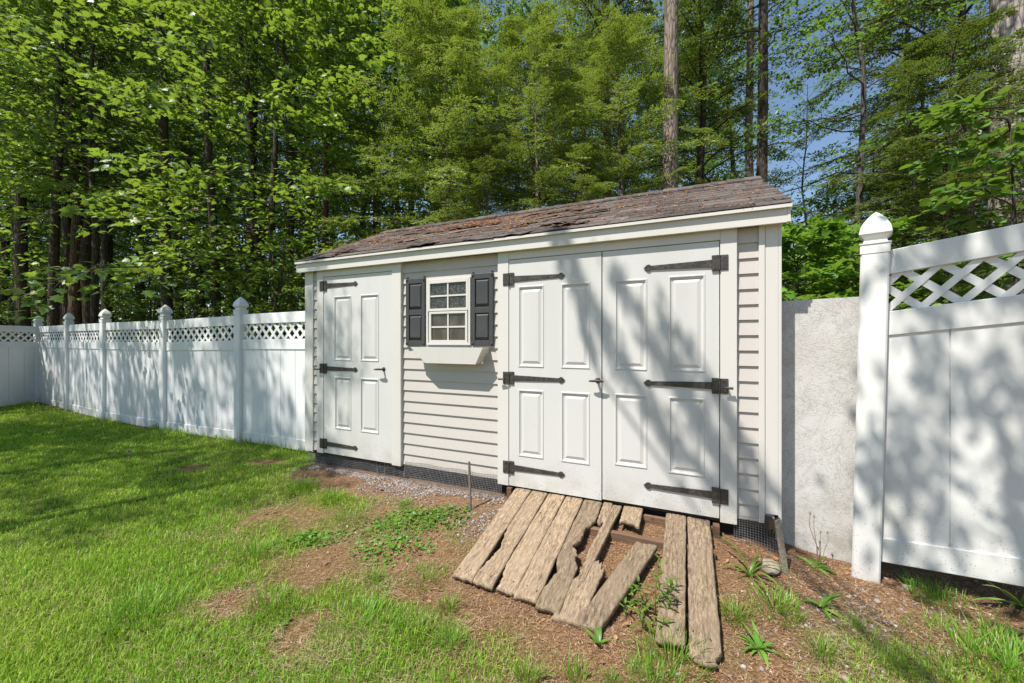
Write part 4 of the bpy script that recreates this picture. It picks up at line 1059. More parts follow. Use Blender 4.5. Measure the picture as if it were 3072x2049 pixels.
for i, (px, Z, sc, ln, lab) in enumerate([(118, 11.2, 0.8, 0.02, 'slim dark bare trunk left of the reddish trunk group'), (385, 10.4, 0.85, -0.03, 'slim dark bare trunk among the maple boughs behind the middle fence bay'), (505, 10.0, 0.7, 0.03, 'thin dark bare trunk leaning right behind the fence'), (575, 10.8, 0.9, -0.05, 'dark bare trunk leaning left behind the fence post nearest the shed'), (672, 10.6, 0.75, -0.02, 'dark bare trunk behind the end of the fence at the shed')]):
    plant('pole', 'tall_tree', at(px, Z), Z, lab, 'tree', 'dark bare trunks behind the left fence', rz=i * 1.7, sc=sc, sz=sc * 1.1, lean=(ln, 0), bark='bark')
plant('yew2', 'evergreen_tree', at(1120, 7.0), 7.0, 'smaller evergreen touching the left half of the shed roof', group=EV, rz=3.3, leaf='leaf_hemlock', bark='bark_grey', sc=0.62)
plant('yew0', 'evergreen_tree', at(1335, 7.0), 7.0, 'smaller evergreen touching the roof ridge right of the middle', group=EV, rz=5.1, leaf='leaf_hemlock', bark='bark_grey', sc=0.6)
# trees of the yard itself, left of and behind the viewer: they throw the dappled shade
YT = 'yard trees that shade the lawn'
plant('wood3', 'broadleaf_tree', -10.9, 3.2, 'yard tree left of the lawn, nearest the fence', group=YT, rz=0.8, sc=0.95, sz=0.75)
plant('high1', 'broadleaf_tree', -13.4, 5.4, 'yard tree at the far left end of the lawn', group=YT, rz=1.0, sc=1.0, sz=0.85)
plant('high0', 'broadleaf_tree', -5.35, 1.95, 'smallest yard tree left of the lawn', group=YT, rz=4.1, sc=0.45, sz=0.62)
plant('high1', 'broadleaf_tree', -8.9, 1.7, 'yard tree left of the lawn, standing farther from the fence', group=YT, rz=2.3, sc=1.0, sz=0.85)
def shade_tree():
    """tree behind the viewer whose high, rising boughs shade the double door, the board and the right fence"""
    r = np.random.default_rng(33); tb = Tubes(); bx, by = -0.35, -1.25
    tb.add([(0, 0, -0.2), (0.05, 0, 2.5), (0, 0.1, 5.0), (-0.1, 0.2, 7.2), (-0.3, 0.3, 9.0), (-0.5, 0.35, 11.0)], [0.15, 0.12, 0.10, 0.07, 0.045, 0.01], 8)
    SD_ = np.array(SUN)
    def up_sun(u, v, z, s): x, y = shed_w(u, v); return np.array([x, y, z]) - SD_ * s - np.array([bx, by, 0])
    runs = [  # boughs, measured by where their shade lies on the doors (u, z), thickness of foliage
        ([(4.3, 0.05), (3.91, 0.46), (3.72, 0.67), (3.55, 0.9), (3.34, 1.2), (3.18, 1.52), (3.01, 1.89), (2.87, 2.21)], 6.6, 0.036, 620),
        ([(4.5, -0.05), (4.28, 0.26), (4.04, 0.59), (3.83, 0.92), (3.68, 1.15), (3.55, 1.39), (3.37, 1.74), (3.3, 1.87)], 6.3, 0.03, 440),
        ([(4.45, -0.1), (4.09, 0.4), (3.94, 0.67), (3.8, 0.95), (3.72, 1.21), (3.61, 1.61)], 6.0, 0.028, 280),
        ([(4.5, 0.15), (4.26, 0.48), (4.06, 0.8), (3.94, 1.05), (3.73, 1.43)], 6.2, 0.028, 240),
        ([(3.2, 1.1), (3.14, 1.29), (3.08, 1.49), (3.01, 1.72), (2.87, 2.0)], 5.9, 0.022, 120)]
    Ps = []; As = []; Ns = []; Ss = []
    for pts, s, wd, n in runs:
        q = np.array([up_sun(u, 0, z, s + 0.10 * i) for i, (u, z) in enumerate(pts)])
        root = np.array([[-0.02, 0.15, q[0][2] - 0.9]])
        tb.add(np.concatenate([root, q]), np.concatenate([[0.010, 0.012], np.linspace(0.018, 0.006, len(q) - 1)]), 5)
        t = r.uniform(0.05, 1.0, n) ** 0.8 * (len(q) - 1); k = np.minimum(t.astype(int), len(q) - 2); f = (t - k)[:, None]
        c = q[k] * (1 - f) + q[k + 1] * f; d = norm(q[k + 1] - q[k])
        # leaves sit in hanging bunches
        ph = vnoise(t * 2.6, t * 0 + n, 65)
        off = r.normal(0, 1, (n, 3)) * wd * (0.75 + 0.5 * ph)[:, None]
        Ps.append(c + off); As.append(d * 1.3 + r.normal(0, 0.45, (n, 3))); Ns.append(r.normal(0, 1, (n, 3)) + np.array([0, 0, 0.6])); Ss.append(r.uniform(0.045, 0.085, n))
    # bunches of foliage over the board and the fence panel (given by where their shade falls)
    for i in range(92):
        fx = r.uniform(0, 1); fz = r.uniform(-0.1, 2.05); w = r.uniform(0.0, 1.0)
        a = np.array([2.15 + 0.745 * 1.3 * fx, 2.36 - 0.667 * 1.3 * fx, fz]); s = r.uniform(4.8, 7.5)
        if fx < 0.1 and r.uniform() < 0.5: continue
        if 0.25 < fx < 0.42 and fz < 0.7: continue
        c = a - SD_ * s - np.array([bx, by, 0]); n = int(r.uniform(8, 30))
        if i < 150: tb.add([c + np.array([0.25, -0.1, -0.25]), c, c + np.array([-0.12, 0.05, 0.12])], [0.006, 0.004, 0.002], 3)
        Ps.append(c + r.normal(0, 1, (n, 3)) * np.array([0.08, 0.08, 0.14])); As.append(r.normal(0, 1, (n, 3)) + np.array([0, 0, -0.5])); Ns.append(r.normal(0, 1, (n, 3)) + np.array([0, 0, 0.6])); Ss.append(r.uniform(0.07, 0.13, n))
    V, F = leaf_field(np.concatenate(Ps), np.concatenate(As), np.concatenate(Ns), np.concatenate(Ss), T_OVAL)
    _kinds['shade'] = (tb.mesh('trunk'), np_mesh('crown', V, F))
    plant('shade', 'broadleaf_tree', bx, by, 'yard tree behind the viewer with rising boughs that shade the double door', group=YT, leaf='leaf_wood')
shade_tree()

# the far wood: one mass of leaves
def far_wood():
    r = np.random.default_rng(77); nc = 6200; per = 75
    t = np.where(r.uniform(0, 1, nc) < 0.25, r.uniform(-1.55, -0.7, nc), r.uniform(-1.5, 1.5, nc)); Z = r.uniform(17, 36, nc)
    top = np.where((t > 0.56) & (t < 0.98), 0.30, 0.98)
    top = np.where(t >= 0.98, 0.62, top)
    h = r.uniform(0, 1, nc) ** 1.15 * (top * Z + 1)
    c = np.stack([t * Z, Z, h - 0.5], -1)
    P_ = np.repeat(c, per, 0) + r.normal(0, 1, (nc * per, 3)) * np.array([0.95, 0.95, 0.5])
    n = len(P_)
    V, F = leaf_field(P_, r.normal(0, 1, (n, 3)) + np.array([0, 0, -0.3]), np.array([0, -0.5, 1.0]) + r.normal(0, 0.6, (n, 3)), r.uniform(0.12, 0.25, n), T_DIAMOND)
    o = link('far_wood', np_mesh('far_wood', V, F), None, M['leaf_wood']); tag(o, kind='stuff')
far_wood()

# ------------------------------------------------------------------ lawn, litter, gravel
def in_yard(x, y, m=0.02):
    """yard side of the fences and shed front"""
    u, v = shed_uv(x, y)
    ok = (v > m) | (u < -0.05) | ((u > 4.31) & (v > -0.18))
    nx, ny = FE[1], -FE[0]
    s = -1.0 if (nx * (0 - FA[0]) + ny * (0 - FA[1])) < 0 else 1.0
    d = ((x - FA[0]) * nx + (y - FA[1]) * ny) * s
    ok &= (d > m) | (u > 0.0)
    ok &= (x > -11.1)
    d1 = ((x - p1[0]) * -e[1] + (y - p1[1]) * e[0]); sg = -1 if ((0 - p1[0]) * -e[1] + (0 - p1[1]) * e[0]) < 0 else 1
    ok &= (d1 * sg > m) | (x > -6)
    return ok
def scatter(n, x0, x1, y0, y1, r, near=1.0):
    """points in the wedge the picture can see, denser towards the viewer"""
    y = y0 + (y1 - y0) * r.uniform(0, 1, n) ** near; x = r.uniform(-1, 1, n) * (1.36 * y + 0.15)
    k = (x > x0) & (x < x1); return x[k], y[k]
def blades(x, y, h, w, r, lean=0.55):
    n = len(x); z = ground_z(x, y) - 0.006
    az = r.uniform(0, 2 * math.pi, n); d = np.stack([np.cos(az), np.sin(az), 0 * az], -1); s = np.stack([-np.sin(az), np.cos(az), 0 * az], -1)
    L = np.abs(r.normal(0, lean, n)); b = np.stack([x, y, z], -1); up = np.array([0, 0, 1.0])
    mid = b + up * (h * 0.58)[:, None] + d * (h * L * 0.35)[:, None]
    tip = b + up * (h * np.clip(1 - 0.30 * L ** 1.5, 0.25, 1))[:, None] + d * (h * L)[:, None]
    V = np.stack([b - s * w[:, None], b + s * w[:, None], mid - s * (w * 0.8)[:, None], mid + s * (w * 0.8)[:, None], tip], 1)
    F = np.array([(0, 1, 3), (0, 3, 2), (2, 3, 4)])[None] + (np.arange(n) * 5)[:, None, None]
    return V.reshape(-1, 3), F.reshape(-1, 3)
def build_lawn():
    r = np.random.default_rng(5)
    x, y = scatter(620000, -11.2, 2.9, 1.25, 9.6, r, 1.5)
    b = bald(x, y); k = in_yard(x, y) & (r.uniform(0, 1, len(x)) > sst(0.0, 0.62, b))
    thin = 0.55 + 0.45 * fbm(x * 2.2, y * 2.2, 71, 3)
    k &= r.uniform(0, 1, len(x)) < thin
    x, y, b = x[k], y[k], b[k]
    tall = fbm(x * 3.1, y * 3.1, 81, 3)
    h = (0.024 + 0.036 * tall) * r.uniform(0.55, 1.25, len(x)) * (1 - 0.35 * b)
    u, v = shed_uv(x, y)
    nx, ny = FE[1], -FE[0]; d = np.abs((x - FA[0]) * nx + (y - FA[1]) * ny)
    h = h * (1 + 2.0 * np.exp(-d / 0.12) * r.uniform(0, 1.6, len(x)) * (u < 0))
    dist = np.hypot(x, y); w = 0.0011 + 0.00035 * dist * r.uniform(0.7, 1.2, len(x))
    V, F = blades(x, y, h, w, r)
    tag(link('grass', np_mesh('grass', V, F), None, M['grass']), kind='stuff')
    return len(x)
N_GRASS = build_lawn()
def strips(x, y, L, w, r, tilt=0.18, lift=0.006):
    n = len(x); z = ground_z(x, y); az = r.uniform(0, 2 * math.pi, n); el = r.normal(0, tilt, n)
    A = np.stack([np.cos(az) * np.cos(el), np.sin(az) * np.cos(el), np.sin(el)], -1); N_ = np.array([0, 0, 1.0]) + r.normal(0, 0.35, (n, 3))
    p = np.stack([x, y, z + r.uniform(0.0, lift * 2, n)], -1) - A * (L / 2)[:, None]
    A = norm(A); B = norm(np.cross(N_, A)); c = r.normal(0, 0.10, n)
    m = p + A * (L * 0.5)[:, None] + B * (c * L)[:, None]; q = p + A * L[:, None]
    V = np.stack([p - B * w[:, None], p + B * w[:, None], m - B * w[:, None], m + B * w[:, None], q - B * (w * .5)[:, None], q + B * (w * .5)[:, None]], 1)
    F = np.array([(0, 1, 3, 2), (2, 3, 5, 4)])[None] + (np.arange(n) * 6)[:, None, None]
    return V.reshape(-1, 3), F.reshape(-1, 4)
def build_litter():
    r = np.random.default_rng(6)
    x, y = scatter(300000, -3.2, 3.2, 1.25, 4.2, r, 1.25); b = bald(x, y)
    k = in_yard(x, y, 0.0) & (r.uniform(0, 1, len(x)) < b * (0.35 + 0.9 * fbm(x * 3, y * 3, 91, 3))); x, y = x[k], y[k]
    n = len(x); V, F = strips(x, y, r.uniform(0.007, 0.026, n), r.uniform(0.0007, 0.0020, n) * r.uniform(0.5, 1, n), r, 0.25, 0.006)
    tag(link('bark_mulch', np_mesh('bark_mulch', V, F), None, M['mulch']), kind='stuff')
    x, y = scatter(330000, -4.8, 3.2, 1.25, 5.2, r, 1.3); b = bald(x, y); mid = np.clip(1.0 - np.abs(b - 0.45) * 1.9, 0.22, 1)
    k = in_yard(x, y, 0.03) & (r.uniform(0, 1, len(x)) < mid * (1 - 0.65 * sst(0.4, 1.2, x)) * (1 - 0.75 * sst(0.6, 0.95, b)) * (0.15 + 0.8 * sst(0.45, 0.65, fbm(x * 1.9 + 4, y * 1.9, 95, 3)))); x, y = x[k], y[k]
    n = len(x); V, F = strips(x, y, r.uniform(0.02, 0.06, n), r.uniform(0.0004, 0.0008, n), r, 0.14, 0.010)
    tag(link('dead_grass', np_mesh('dead_grass', V, F), None, M['straw']), kind='stuff')
    # wood chips and dead leaves
    x, y = scatter(900, -2.5, 3.2, 1.3, 4.0, r, 1.1); b = bald(x, y); u, v = shed_uv(x, y); k = in_yard(x, y, 0.0) & (b > 0.55); x, y = x[k], y[k]; n = len(x)
    A = r.normal(0, 1, (n, 3)) * np.array([1, 1, 0.25]); N_ = np.array([0, 0, 1.0]) + r.normal(0, 0.5, (n, 3))
    V, F = leaf_field(np.stack([x, y, ground_z(x, y) + 0.008], -1), A, N_, r.uniform(0.015, 0.045, n), T_OVAL)
    tag(link('leaf_litter', np_mesh('leaf_litter', V, F), None, M['mulch']), kind='stuff')
build_litter()
ICO_V = None
def stones(name, x, y, s, r, mat, sink=0.3):
    phi = (1 + 5 ** .5) / 2
    iv = norm(np.array([(-1, phi, 0), (1, phi, 0), (-1, -phi, 0), (1, -phi, 0), (0, -1, phi), (0, 1, phi), (0, -1, -phi), (0, 1, -phi), (phi, 0, -1), (phi, 0, 1), (-phi, 0, -1), (-phi, 0, 1)], float))
    jf = np.array([(0, 11, 5), (0, 5, 1), (0, 1, 7), (0, 7, 10), (0, 10, 11), (1, 5, 9), (5, 11, 4), (11, 10, 2), (10, 7, 6), (7, 1, 8), (3, 9, 4), (3, 4, 2), (3, 2, 6), (3, 6, 8), (3, 8, 9), (4, 9, 5), (2, 4, 11), (6, 2, 10), (8, 6, 7), (9, 8, 1)])
    n = len(x); z = ground_z(x, y)
    V = iv[None] * r.uniform(0.65, 1.3, (n, 12, 1)) * (s[:, None, None] * np.stack([r.uniform(.7, 1.3, n), r.uniform(.7, 1.3, n), r.uniform(.45, .8, n)], -1)[:, None, :])
    V = V + np.stack([x, y, z + s * (0.5 - sink)], -1)[:, None, :]
    F = jf[None] + (np.arange(n) * 12)[:, None, None]
    tag(link(name, np_mesh(name, V.reshape(-1, 3), F.reshape(-1, 3)), None, M[mat]), kind='stuff')
def build_gravel():
    r = np.random.default_rng(7)
    u = r.uniform(-0.02, 2.45, 9000); v = np.abs(r.normal(0, 0.15, 9000)) + 0.015
    keep = r.uniform(0, 1, 9000) < sst(0.44, 0.72, fbm(u * 2.5, v * 5, 99, 3) + 0.22 * np.exp(-v / 0.10)); u, v = u[keep], v[keep]
    x, y = shed_w(u, v)
    # the scattering by the metal rod, and pebbles in the worn ground at right
    xb = r.normal(-0.10, 0.16, 1100); yb = r.normal(2.95, 0.14, 1100)
    xc = r.normal(1.9, 0.4, 900); yc = r.normal(2.0, 0.22, 900); k = in_yard(xc, yc)
    x = np.concatenate([x, xb, xc[k]]); y = np.concatenate([y, yb, yc[k]])
    ru, rv = shed_uv(x, y); k = ~((ru > 2.46) & (ru < 3.93) & (rv < 1.0))
    x, y = x[k], y[k]
    stones('gravel', x, y, r.uniform(0.0035, 0.011, len(x)), r, 'gravel')
build_gravel()
def roof_litter():
    """red brown needles lying in drifts on the shingles"""
    r = np.random.default_rng(9); n = 42000
    u = r.uniform(0, 4.3, n); t = r.uniform(-0.08, 1.2, n)
    dens = 0.09 + 0.91 * np.exp(-((u - 1.75) / 0.75) ** 2) * np.exp(-((t - 0.72 + 0.1 * (u - 1.7)) / 0.12) ** 2) + 0.5 * np.exp(-((u - 0.75) / 0.3) ** 2 - ((t - 0.35) / 0.09) ** 2) + 0.4 * np.exp(-((u - 2.35) / 0.25) ** 2 - ((t - 0.30) / 0.06) ** 2) + 0.5 * np.exp(-((u - 3.3) / 0.12) ** 2 - ((t - 0.55) / 0.05) ** 2) + 0.25 * np.exp(-((t + 0.06) / 0.03) ** 2) * (u > 2.5)
    k = r.uniform(0, 1, n) < dens * (0.35 + 0.8 * fbm(u * 6, t * 9, 103, 3)); u, t = u[k], t[k]; n = len(u)
    az = r.uniform(0, 6.28, n); A = np.stack([np.cos(az), np.sin(az) * 0.9, np.sin(az) * 0.9 * sl + r.normal(0, 0.12, n)], -1)
    N_ = np.array([0, -sl, 1.0]) + r.normal(0, 0.3, (n, 3)); L = r.uniform(0.02, 0.07, n)
    z = 2.30 + (t + 0.107) * sl + r.uniform(0.002, 0.02, n)
    V, F = leaf_field(np.stack([u, t, z], -1), A, N_, L, T_NEEDLE, 0.45)
    o = link('needle_litter', np_mesh('needle_litter', V, F), None, M['needle_litter']); o.location = (SX, SY, 0); o.rotation_euler = (0, 0, SANG); tag(o, kind='stuff')
roof_litter()
def twig(pts, rad, label, group='dead twigs on the shed roof', local=True):
    m = Tubes(); m.add(pts, np.linspace(rad, rad * 0.4, len(pts)), 5)
    o = link('fallen_twig', m.mesh('fallen_twig'), None, M['twig']); tag(o, label, 'twig', group)
    if local: o.location = (SX, SY, 0); o.rotation_euler = (0, 0, SANG)
def rp(u, t, h=0.018): return (u, t, 2.30 + (t + 0.107) * sl + h)
twig([rp(1.55, 0.20), rp(1.9, 0.27, .03), rp(2.3, 0.30), rp(2.62, 0.42, .03), rp(2.85, 0.55)], 0.007, 'longest pale bare twig lying along the middle of the roof')
twig([rp(2.62, 0.08), rp(2.66, 0.18, .04), rp(2.78, 0.28, .03), rp(3.0, 0.34), rp(3.2, 0.40)], 0.005, 'short curved twig near the eave above the double door')
twig([rp(1.2, 0.12), rp(1.5, 0.16, .03), rp(1.85, 0.17)], 0.006, 'small straight twig near the eave above the window')
twig([rp(2.98, 0.55), rp(3.0, 0.68, .04), rp(2.9, 0.8)], 0.004, 'thin upright curl of twig high on the roof middle')

# ------------------------------------------------------------------ tufts, weeds, stones, stakes
def on_ground(px, py):
    """where the sight line through a measured point of the photograph meets the ground"""
    Z = 2.0
    for _ in range(20): Z = 914.0 * (1.45 - gz(at(px, Z), Z)) / (py - 782.0)
    return at(px, Z), Z
def tuft_mesh(seed, n, h, spread, w=0.0022):
    r = np.random.default_rng(seed); az = r.uniform(0, 6.283, n); rr = spread * r.uniform(0, 1, n) ** 0.7
    b = np.stack([np.cos(az) * rr, np.sin(az) * rr, 0 * rr - 0.008], -1); az2 = az + r.normal(0, 0.7, n)
    d = np.stack([np.cos(az2), np.sin(az2), 0 * az], -1); s = np.stack([-np.sin(az2), np.cos(az2), 0 * az], -1)
    H = h * r.uniform(0.3, 1.0, n); L = np.abs(r.normal(0.55, 0.4, n)); up = np.array([0, 0, 1.0]); ww = w * r.uniform(0.6, 1.2, n)
    rings = []
    for q, k in ((0, 1), (0.35, 1), (0.7, 0.75), (1.0, 0.12)):
        p = b + up * (H * (q - 0.32 * L * q ** 2.5))[:, None] + d * (H * L * q ** 1.8)[:, None]
        rings += [p - s * (ww * k)[:, None], p + s * (ww * k)[:, None]]
    V = np.stack(rings, 1); F = np.array([(0, 1, 3, 2), (2, 3, 5, 4), (4, 5, 7, 6)])[None] + (np.arange(n) * 8)[:, None, None]
    return np_mesh('grass_tuft', V.reshape(-1, 3), F.reshape(-1, 4))
tufts = [tuft_mesh(1, 150, 0.125, 0.075, .0018), tuft_mesh(2, 280, 0.12, 0.13, .0018), tuft_mesh(3, 80, 0.14, 0.05, .0018), tuft_mesh(4, 380, 0.09, 0.19, .0018)]
for t in tufts: t.materials.append(M['tuft'])
TG = 'grass tufts in the bare ground'
for (px, py, k, sc, lab) in [
    (1030, 1400, 0, 0.8, 'small grass tuft left of the ramp foot'), (1040, 1478, 0, 0.9, 'bright grass tuft in the mulch below the ramp foot, left'), (960, 1450, 3, 0.8, 'wide low grass patch at the edge of the mulch'),
    (1210, 1566, 2, 1.0, 'grass tuft cut by the bottom edge, left of two'), (1325, 1566, 2, 1.0, 'grass tuft cut by the bottom edge, right of two'), (1545, 1520, 1, 1.15, 'large grass tuft beside the foot of the right hand planks'), (1600, 1440, 2, 0.7, 'thin grass tuft growing through the right hand planks'),
    (1690, 1420, 0, 1.0, 'grass tuft just right of the ramp'), (1780, 1400, 1, 1.0, 'broad grass tuft between ramp and fence'), (1890, 1505, 0, 0.9, 'grass tuft alone in the bare ground at right'), (2050, 1535, 0, 0.8, 'small grass tuft near the bottom edge at right'),
    (2145, 1372, 1, 0.9, 'thick grass tuft at the foot of the right fence post'), (2230, 1500, 3, 1.25, 'large spread of grass at the lower right'), (2320, 1540, 1, 1.3, 'tall grass at the lower right corner'), (2290, 1470, 2, 1.2, 'grass clump at the right edge below the fence'), (2170, 1560, 3, 1.0, 'low grass at the bottom edge toward the right corner'),
    (975, 1330, 3, 0.8, 'yellowish grass tuft left of the ramp planks'), (820, 1190, 3, 0.9, 'weedy grass patch below the window'), (770, 1145, 1, 0.9, 'grass patch by the gravel below the single door'), (700, 1120, 1, 1.0, 'grass patch in front of the shed corner'), (930, 1160, 0, 0.7, 'small clump below the window box'), (1500, 1566, 1, 0.9, 'grass tuft at the bottom edge below the ramp'), (1405, 1570, 2, 0.6, 'tiny grass sprig at the bottom edge below the ramp'),
    (590, 1275, 1, 1.0, 'darker grass clump at the edge of the worn patch'), (620, 1400, 1, 1.0, 'grass clump in the worn patch left of the mulch'), (330, 1415, 1, 1.25, 'dark lush grass clump in the lawn foreground'), (860, 1330, 0, 0.8, 'grass sprig in the mulch between lawn and ramp'), (1960, 1440, 2, 0.6, 'thin grass sprig in front of the right fence post'), (820, 1440, 3, 1.1, 'grass patch beside the mulch in the foreground')]:
    x, y = on_ground(px, py)
    o = link('grass_tuft', tufts[k]); o.location = (x, y, gz(x, y)); o.scale = (sc, sc, sc); o.rotation_euler = (0, 0, px * 0.37); tag(o, lab, 'grass', TG)

def strap_leaves(mb_list, base, specs, seg=7):
    """long arching leaves: (azimuth, length, width, rise angle, curl)"""
    V = []; F = []; n0 = 0
    for (az, L, w, el, curl) in specs:
        p = np.array(base, float); d = np.array([math.cos(az), math.sin(az)]); s = np.array([-math.sin(az), math.cos(az), 0]); e = el
        for i in range(seg + 1):
            q = i / seg; ww = w * (0.55 + 1.1 * q - 1.65 * q * q + 0.02) if q < 1 else w * 0.02
            fold = np.array([0, 0, 0.25 * ww])
            V += [p - s * ww + fold, p, p + s * ww + fold]
            p = p + np.array([d[0] * math.cos(e), d[1] * math.cos(e), math.sin(e)]) * (L / seg); e -= curl / seg
        for i in range(seg):
            k = n0 + i * 3; F += [(k, k + 1, k + 4, k + 3), (k + 1, k + 2, k + 5, k + 4)]
        n0 += 3 * (seg + 1)
    return np.array(V), np.array(F)
def weed(name, px, py, label, cat, specs, mat='weed', group=None, base_z=0.0):
    x, y = on_ground(px, py); V, F = strap_leaves(None, (0, 0, base_z - 0.004), specs)
    o = link(name, np_mesh(name, V, F, smooth=True), None, M[mat]); o.location = (x, y, gz(x, y)); tag(o, label, cat, group); return o
r_ = random.Random(3)
def rosette(n, L, w, el=(0.3, 0.9), curl=(0.5, 1.3)): return [(i * 2.4 + r_.uniform(-.3, .3), L * r_.uniform(.4, 1.15), w * r_.uniform(.5, 1.15), r_.uniform(*el), r_.uniform(*curl)) for i in range(n)]
weed('strap_leaf_plant', 1722, 1325, 'plant with long arching light green leaves beside the right end of the ramp', 'plant', rosette(11, 0.30, 0.011, (0.7, 1.4), (1.2, 2.6)))
WD = 'weeds in the bare ground'
weed('weed', 1885, 1395, 'flat green rosette weed in front of the fence post', 'weed', rosette(19, 0.13, 0.014, (0.1, 1.2), (0.4, 1.6)), group=WD)
weed('weed', 1742, 1490, 'bright pointed leaf weed right of the plank foot', 'weed', rosette(26, 0.12, 0.012, (0.1, 1.4), (0.4, 1.8)), group=WD)
weed('weed', 1372, 1478, 'small round leaved weed at the foot of the broken planks', 'weed', rosette(12, 0.085, 0.020, (0.2, 1.1), (0.3, 1.0)), group=WD)
weed('weed', 1868, 1300, 'weed rosette in front of the strand board', 'weed', rosette(9, 0.13, 0.020, (0.1, 0.7), (0.3, 0.9)), group=WD)
weed('weed', 640, 1440, 'single broad leaved weed in the worn lawn', 'weed', rosette(8, 0.075, 0.018), group=WD)
weed('weed', 2085, 1345, 'small weed beside the foot of the right fence post', 'weed', rosette(9, 0.11, 0.014, (0.5, 1.3), (0.3, 1.0)), group=WD)
weed('lance_leaf_plant', 2346, 1392, 'dark lance leaved plant at the right edge in front of the fence', 'plant', [(2.6 + 0.35 * i, 0.30 * r_.uniform(.7, 1.1), 0.016, r_.uniform(0.3, 1.3), r_.uniform(0.3, 1.0)) for i in range(12)], mat='leaf_maple', base_z=0.0)
def leafy_stem(px, py, label, hs, group=None, L=0.085):
    """upright leafy stems"""
    x, y = on_ground(px, py); root = empty('leafy_weed', (x, y, gz(x, y)), 0, label, 'weed', group)
    tb = Tubes(); specs = []; VV = []; FF = []; n0 = 0
    for (dx, dy, h, az) in hs:
        pts = [(dx, dy, -0.01), (dx * 1.3, dy * 1.3, h * 0.5), (dx * 1.5 + 0.1 * h * math.cos(az), dy * 1.5 + 0.1 * h * math.sin(az), h)]
        tb.add(pts, [0.0028, 0.002, 0.0012], 5)
        for i in range(int(h / 0.016)):
            q = 0.15 + 0.85 * i * 0.016 / h; p = np.array(pts[0]) * (1 - q) + np.array(pts[2]) * q
            V, F = strap_leaves(None, p, [(i * 2.4 + az, L * r_.uniform(.6, 1.1) * (1.15 - 0.5 * q), 0.0085, r_.uniform(0.1, 0.9), r_.uniform(0.3, 1.2))], 4)
            VV.append(V); FF.append(F + n0); n0 += len(V)
    link('stem', tb.mesh('stem'), root, M['weed']); link('leaves', np_mesh('leaves', np.concatenate(VV), np.concatenate(FF)), root, M['weed'])
leafy_stem(1505, 1425, 'leafy upright weed growing in the gap between the planks', [(0, 0, 0.33, 0.5), (0.05, -0.03, 0.24, 2.0), (-0.05, 0.02, 0.22, 4.0), (-0.08, -0.06, 0.14, 5.0), (0.08, 0.05, 0.19, 1.0), (0.0, -0.09, 0.12, 3.0)])
leafy_stem(1450, 1395, 'low leafy weed along the edge of the askew plank', [(0, 0, 0.12, 0.5), (0.05, -0.03, 0.10, 2.0), (-0.04, -0.05, 0.11, 4.0)], L=0.06)
CL = 'low green weed patches below the window'
for (px, py, lab, sc) in ((880, 1215, 'low spreading weed patch below the window, left', 1.0), (945, 1195, 'low spreading weed patch nearer the metal rod', 0.9), (905, 1262, 'low spreading weed patch in the mulch between lawn and ramp', 1.0), (1015, 1190, 'low weed patch just left of the metal rod', 0.8), (720, 1240, 'small weed clump at the edge of the worn lawn', 0.7)):
    x, y = on_ground(px, py); r = np.random.default_rng(px); n = 340
    a = r.uniform(0, 6.28, n); q = 0.24 * sc * r.uniform(0, 1, n) ** 0.6; X_ = q * np.cos(a) * 1.3; Y_ = q * np.sin(a) * 0.8
    zz = ground_z(x + X_, y + Y_) - gz(x, y) + r.uniform(0.005, 0.05, n) * (1 - q / 0.3)
    V, F = leaf_field(np.stack([X_, Y_, zz], -1), r.normal(0, 1, (n, 3)) * np.array([1, 1, .3]), np.array([0, 0, 1.0]) + r.normal(0, .4, (n, 3)), r.uniform(0.014, 0.034, n), T_OVAL, 1.3)
    o = link('weed_patch', np_mesh('weed_patch', V, F), None, M['weed']); o.location = (x, y, gz(x, y)); tag(o, lab, 'weed', CL)
# dry seed stalks before the strand board
x, y = on_ground(1878, 1290); tb = Tubes()
for (dx, dy, h, bx) in ((0, 0, 0.30, -0.05), (0.01, 0.02, 0.27, -0.02), (0.03, 0.0, 0.18, 0.03), (0.0, -0.02, 0.19, 0.0)):
    tb.add([(dx, dy, -0.01), (dx + bx * 0.2, dy, h * 0.35), (dx + bx * 1.1, dy, h * 0.75), (dx + bx, dy, h)], [0.0025, 0.002, 0.0018, 0.0016], 5)
    tb.add([(dx + bx, dy, h - 0.004), (dx + bx, dy, h + 0.006), (dx + bx, dy, h + 0.016)], [0.002, 0.006, 0.002], 6)
o = link('dry_seed_stalks', tb.mesh('dry_seed_stalks'), None, M['twig']); o.location = (x, y, gz(x, y)); tag(o, 'dry bent seed stalks standing in front of the strand board', 'weed')
# dandelion clock on the lawn
x, y = on_ground(303, 1070); dd = empty('dandelion', (x, y, gz(x, y)), 0, 'single dandelion seed head on a bare stalk in the lawn', 'flower')
tb = Tubes(); tb.add([(0, 0, -0.01), (-0.015, 0, 0.08), (-0.03, 0, 0.155)], [0.003, 0.0026, 0.0024], 6); link('stalk', tb.mesh('stalk'), dd, M['straw'])
r = np.random.default_rng(12); n = 160; dv = norm(r.normal(0, 1, (n, 3)) + np.array([0, 0, 0.25])); V, F = leaf_field(np.tile([-0.03, 0, 0.165], (n, 1)), dv, r.normal(0, 1, (n, 3)), np.full(n, 0.026), T_DIAMOND, 0.6)
link('seed_head', np_mesh('seed_head', V, F), dd, M['trim'])
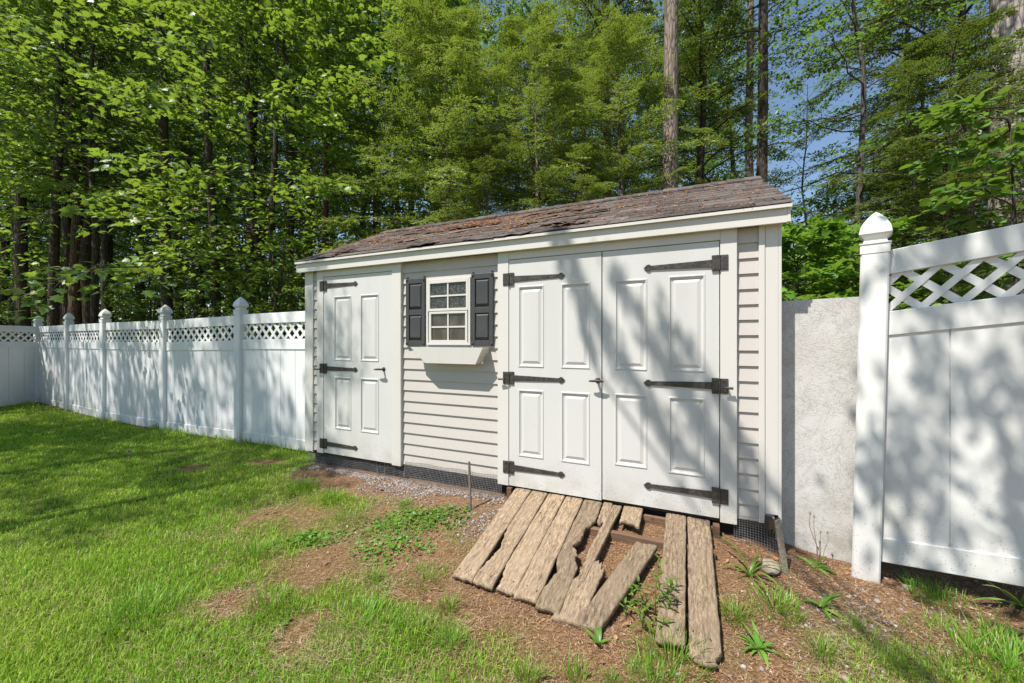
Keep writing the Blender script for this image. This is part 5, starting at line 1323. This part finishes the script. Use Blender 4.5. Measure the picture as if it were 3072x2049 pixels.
# rods and stakes
def rod(name, px, py, ptop, h, rad, mat, label, n=8):
    x, y = on_ground(px, py); z = gz(x, y); tb = Tubes(); dx = at(ptop, y) - x
    tb.add([(0, 0, -0.05), (dx * 0.5, 0, h * 0.5), (dx, 0, h)], [rad, rad, rad], n)
    tb.add([(dx, 0, h), (dx, 0, h + rad * 0.5)], [rad, 0.0005], n)
    o = link(name, tb.mesh(name), None, M[mat]); o.location = (x, y, z); tag(o, label, 'stake')
rod('metal_rod', 1081, 1172, 1077, 0.385, 0.010, 'rust', 'thin upright metal rod in the gravel left of the ramp')
rod('wire_stake', 869, 1090, 863, 0.155, 0.0045, 'rust', 'short leaning wire stake below the single door')
rod('wire_stake', 884, 1092, 883, 0.14, 0.004, 'rust', 'short upright wire stake right of the leaning one')
x, y = on_ground(1807, 1318); o = MB().hexa([(-0.02, -0.008, -0.05), (0.015, -0.008, -0.05), (0.015, 0.008, -0.05), (-0.02, 0.008, -0.05)], [(-0.055, 0.02, 0.30), (-0.022, 0.02, 0.315), (-0.022, 0.034, 0.315), (-0.055, 0.034, 0.30)]).build('wooden_stake', M['stake'], None, bevel=0.003)
o.location = (x, y, gz(x, y)); tag(o, 'grey wooden stake leaning by the right corner of the shed', 'stake')
def rock(px, py, s, label, flat=0.4, seed=0, mat='stone', group='loose stones on the bare ground'):
    import bmesh
    x, y = on_ground(px, py); bm = bmesh.new(); bmesh.ops.create_icosphere(bm, subdivisions=3, radius=1)
    rr = np.random.default_rng(seed)
    for v in bm.verts:
        c = v.co; k = 0.78 + 0.5 * float(fbm(np.array([c.x * 1.3 + seed]), np.array([c.y * 1.3 + c.z]), 111, 3)[0])
        v.co = Vector((c.x * s[0] * k, c.y * s[1] * k, c.z * s[0] * flat * k))
    me = bpy.data.meshes.new('stone'); bm.to_mesh(me); bm.free(); me.polygons.foreach_set('use_smooth', np.ones(len(me.polygons), dtype=bool))
    o = link('stone', me, None, M[mat]); o.location = (x, y, gz(x, y) + s[0] * flat * 0.3); o.rotation_euler = (0, 0, seed); tag(o, label, 'stone', group)
rock(1768, 1302, (0.085, 0.05), 'flat brown stone beside the leaning wooden stake', 0.3, 1)
rock(2082, 1352, (0.024, 0.020), 'pale round stone by the foot of the right fence post', 0.8, 2)
rock(2015, 1383, (0.018, 0.014), 'small reddish pebble left of the pale round stone', 0.7, 3)
rock(1552, 1550, (0.018, 0.014), 'grey blue pebble in the mulch below the ramp', 0.5, 4, 'gravel')
rock(1940, 1560, (0.022, 0.016), 'brown stone at the bottom edge at right', 0.5, 5)
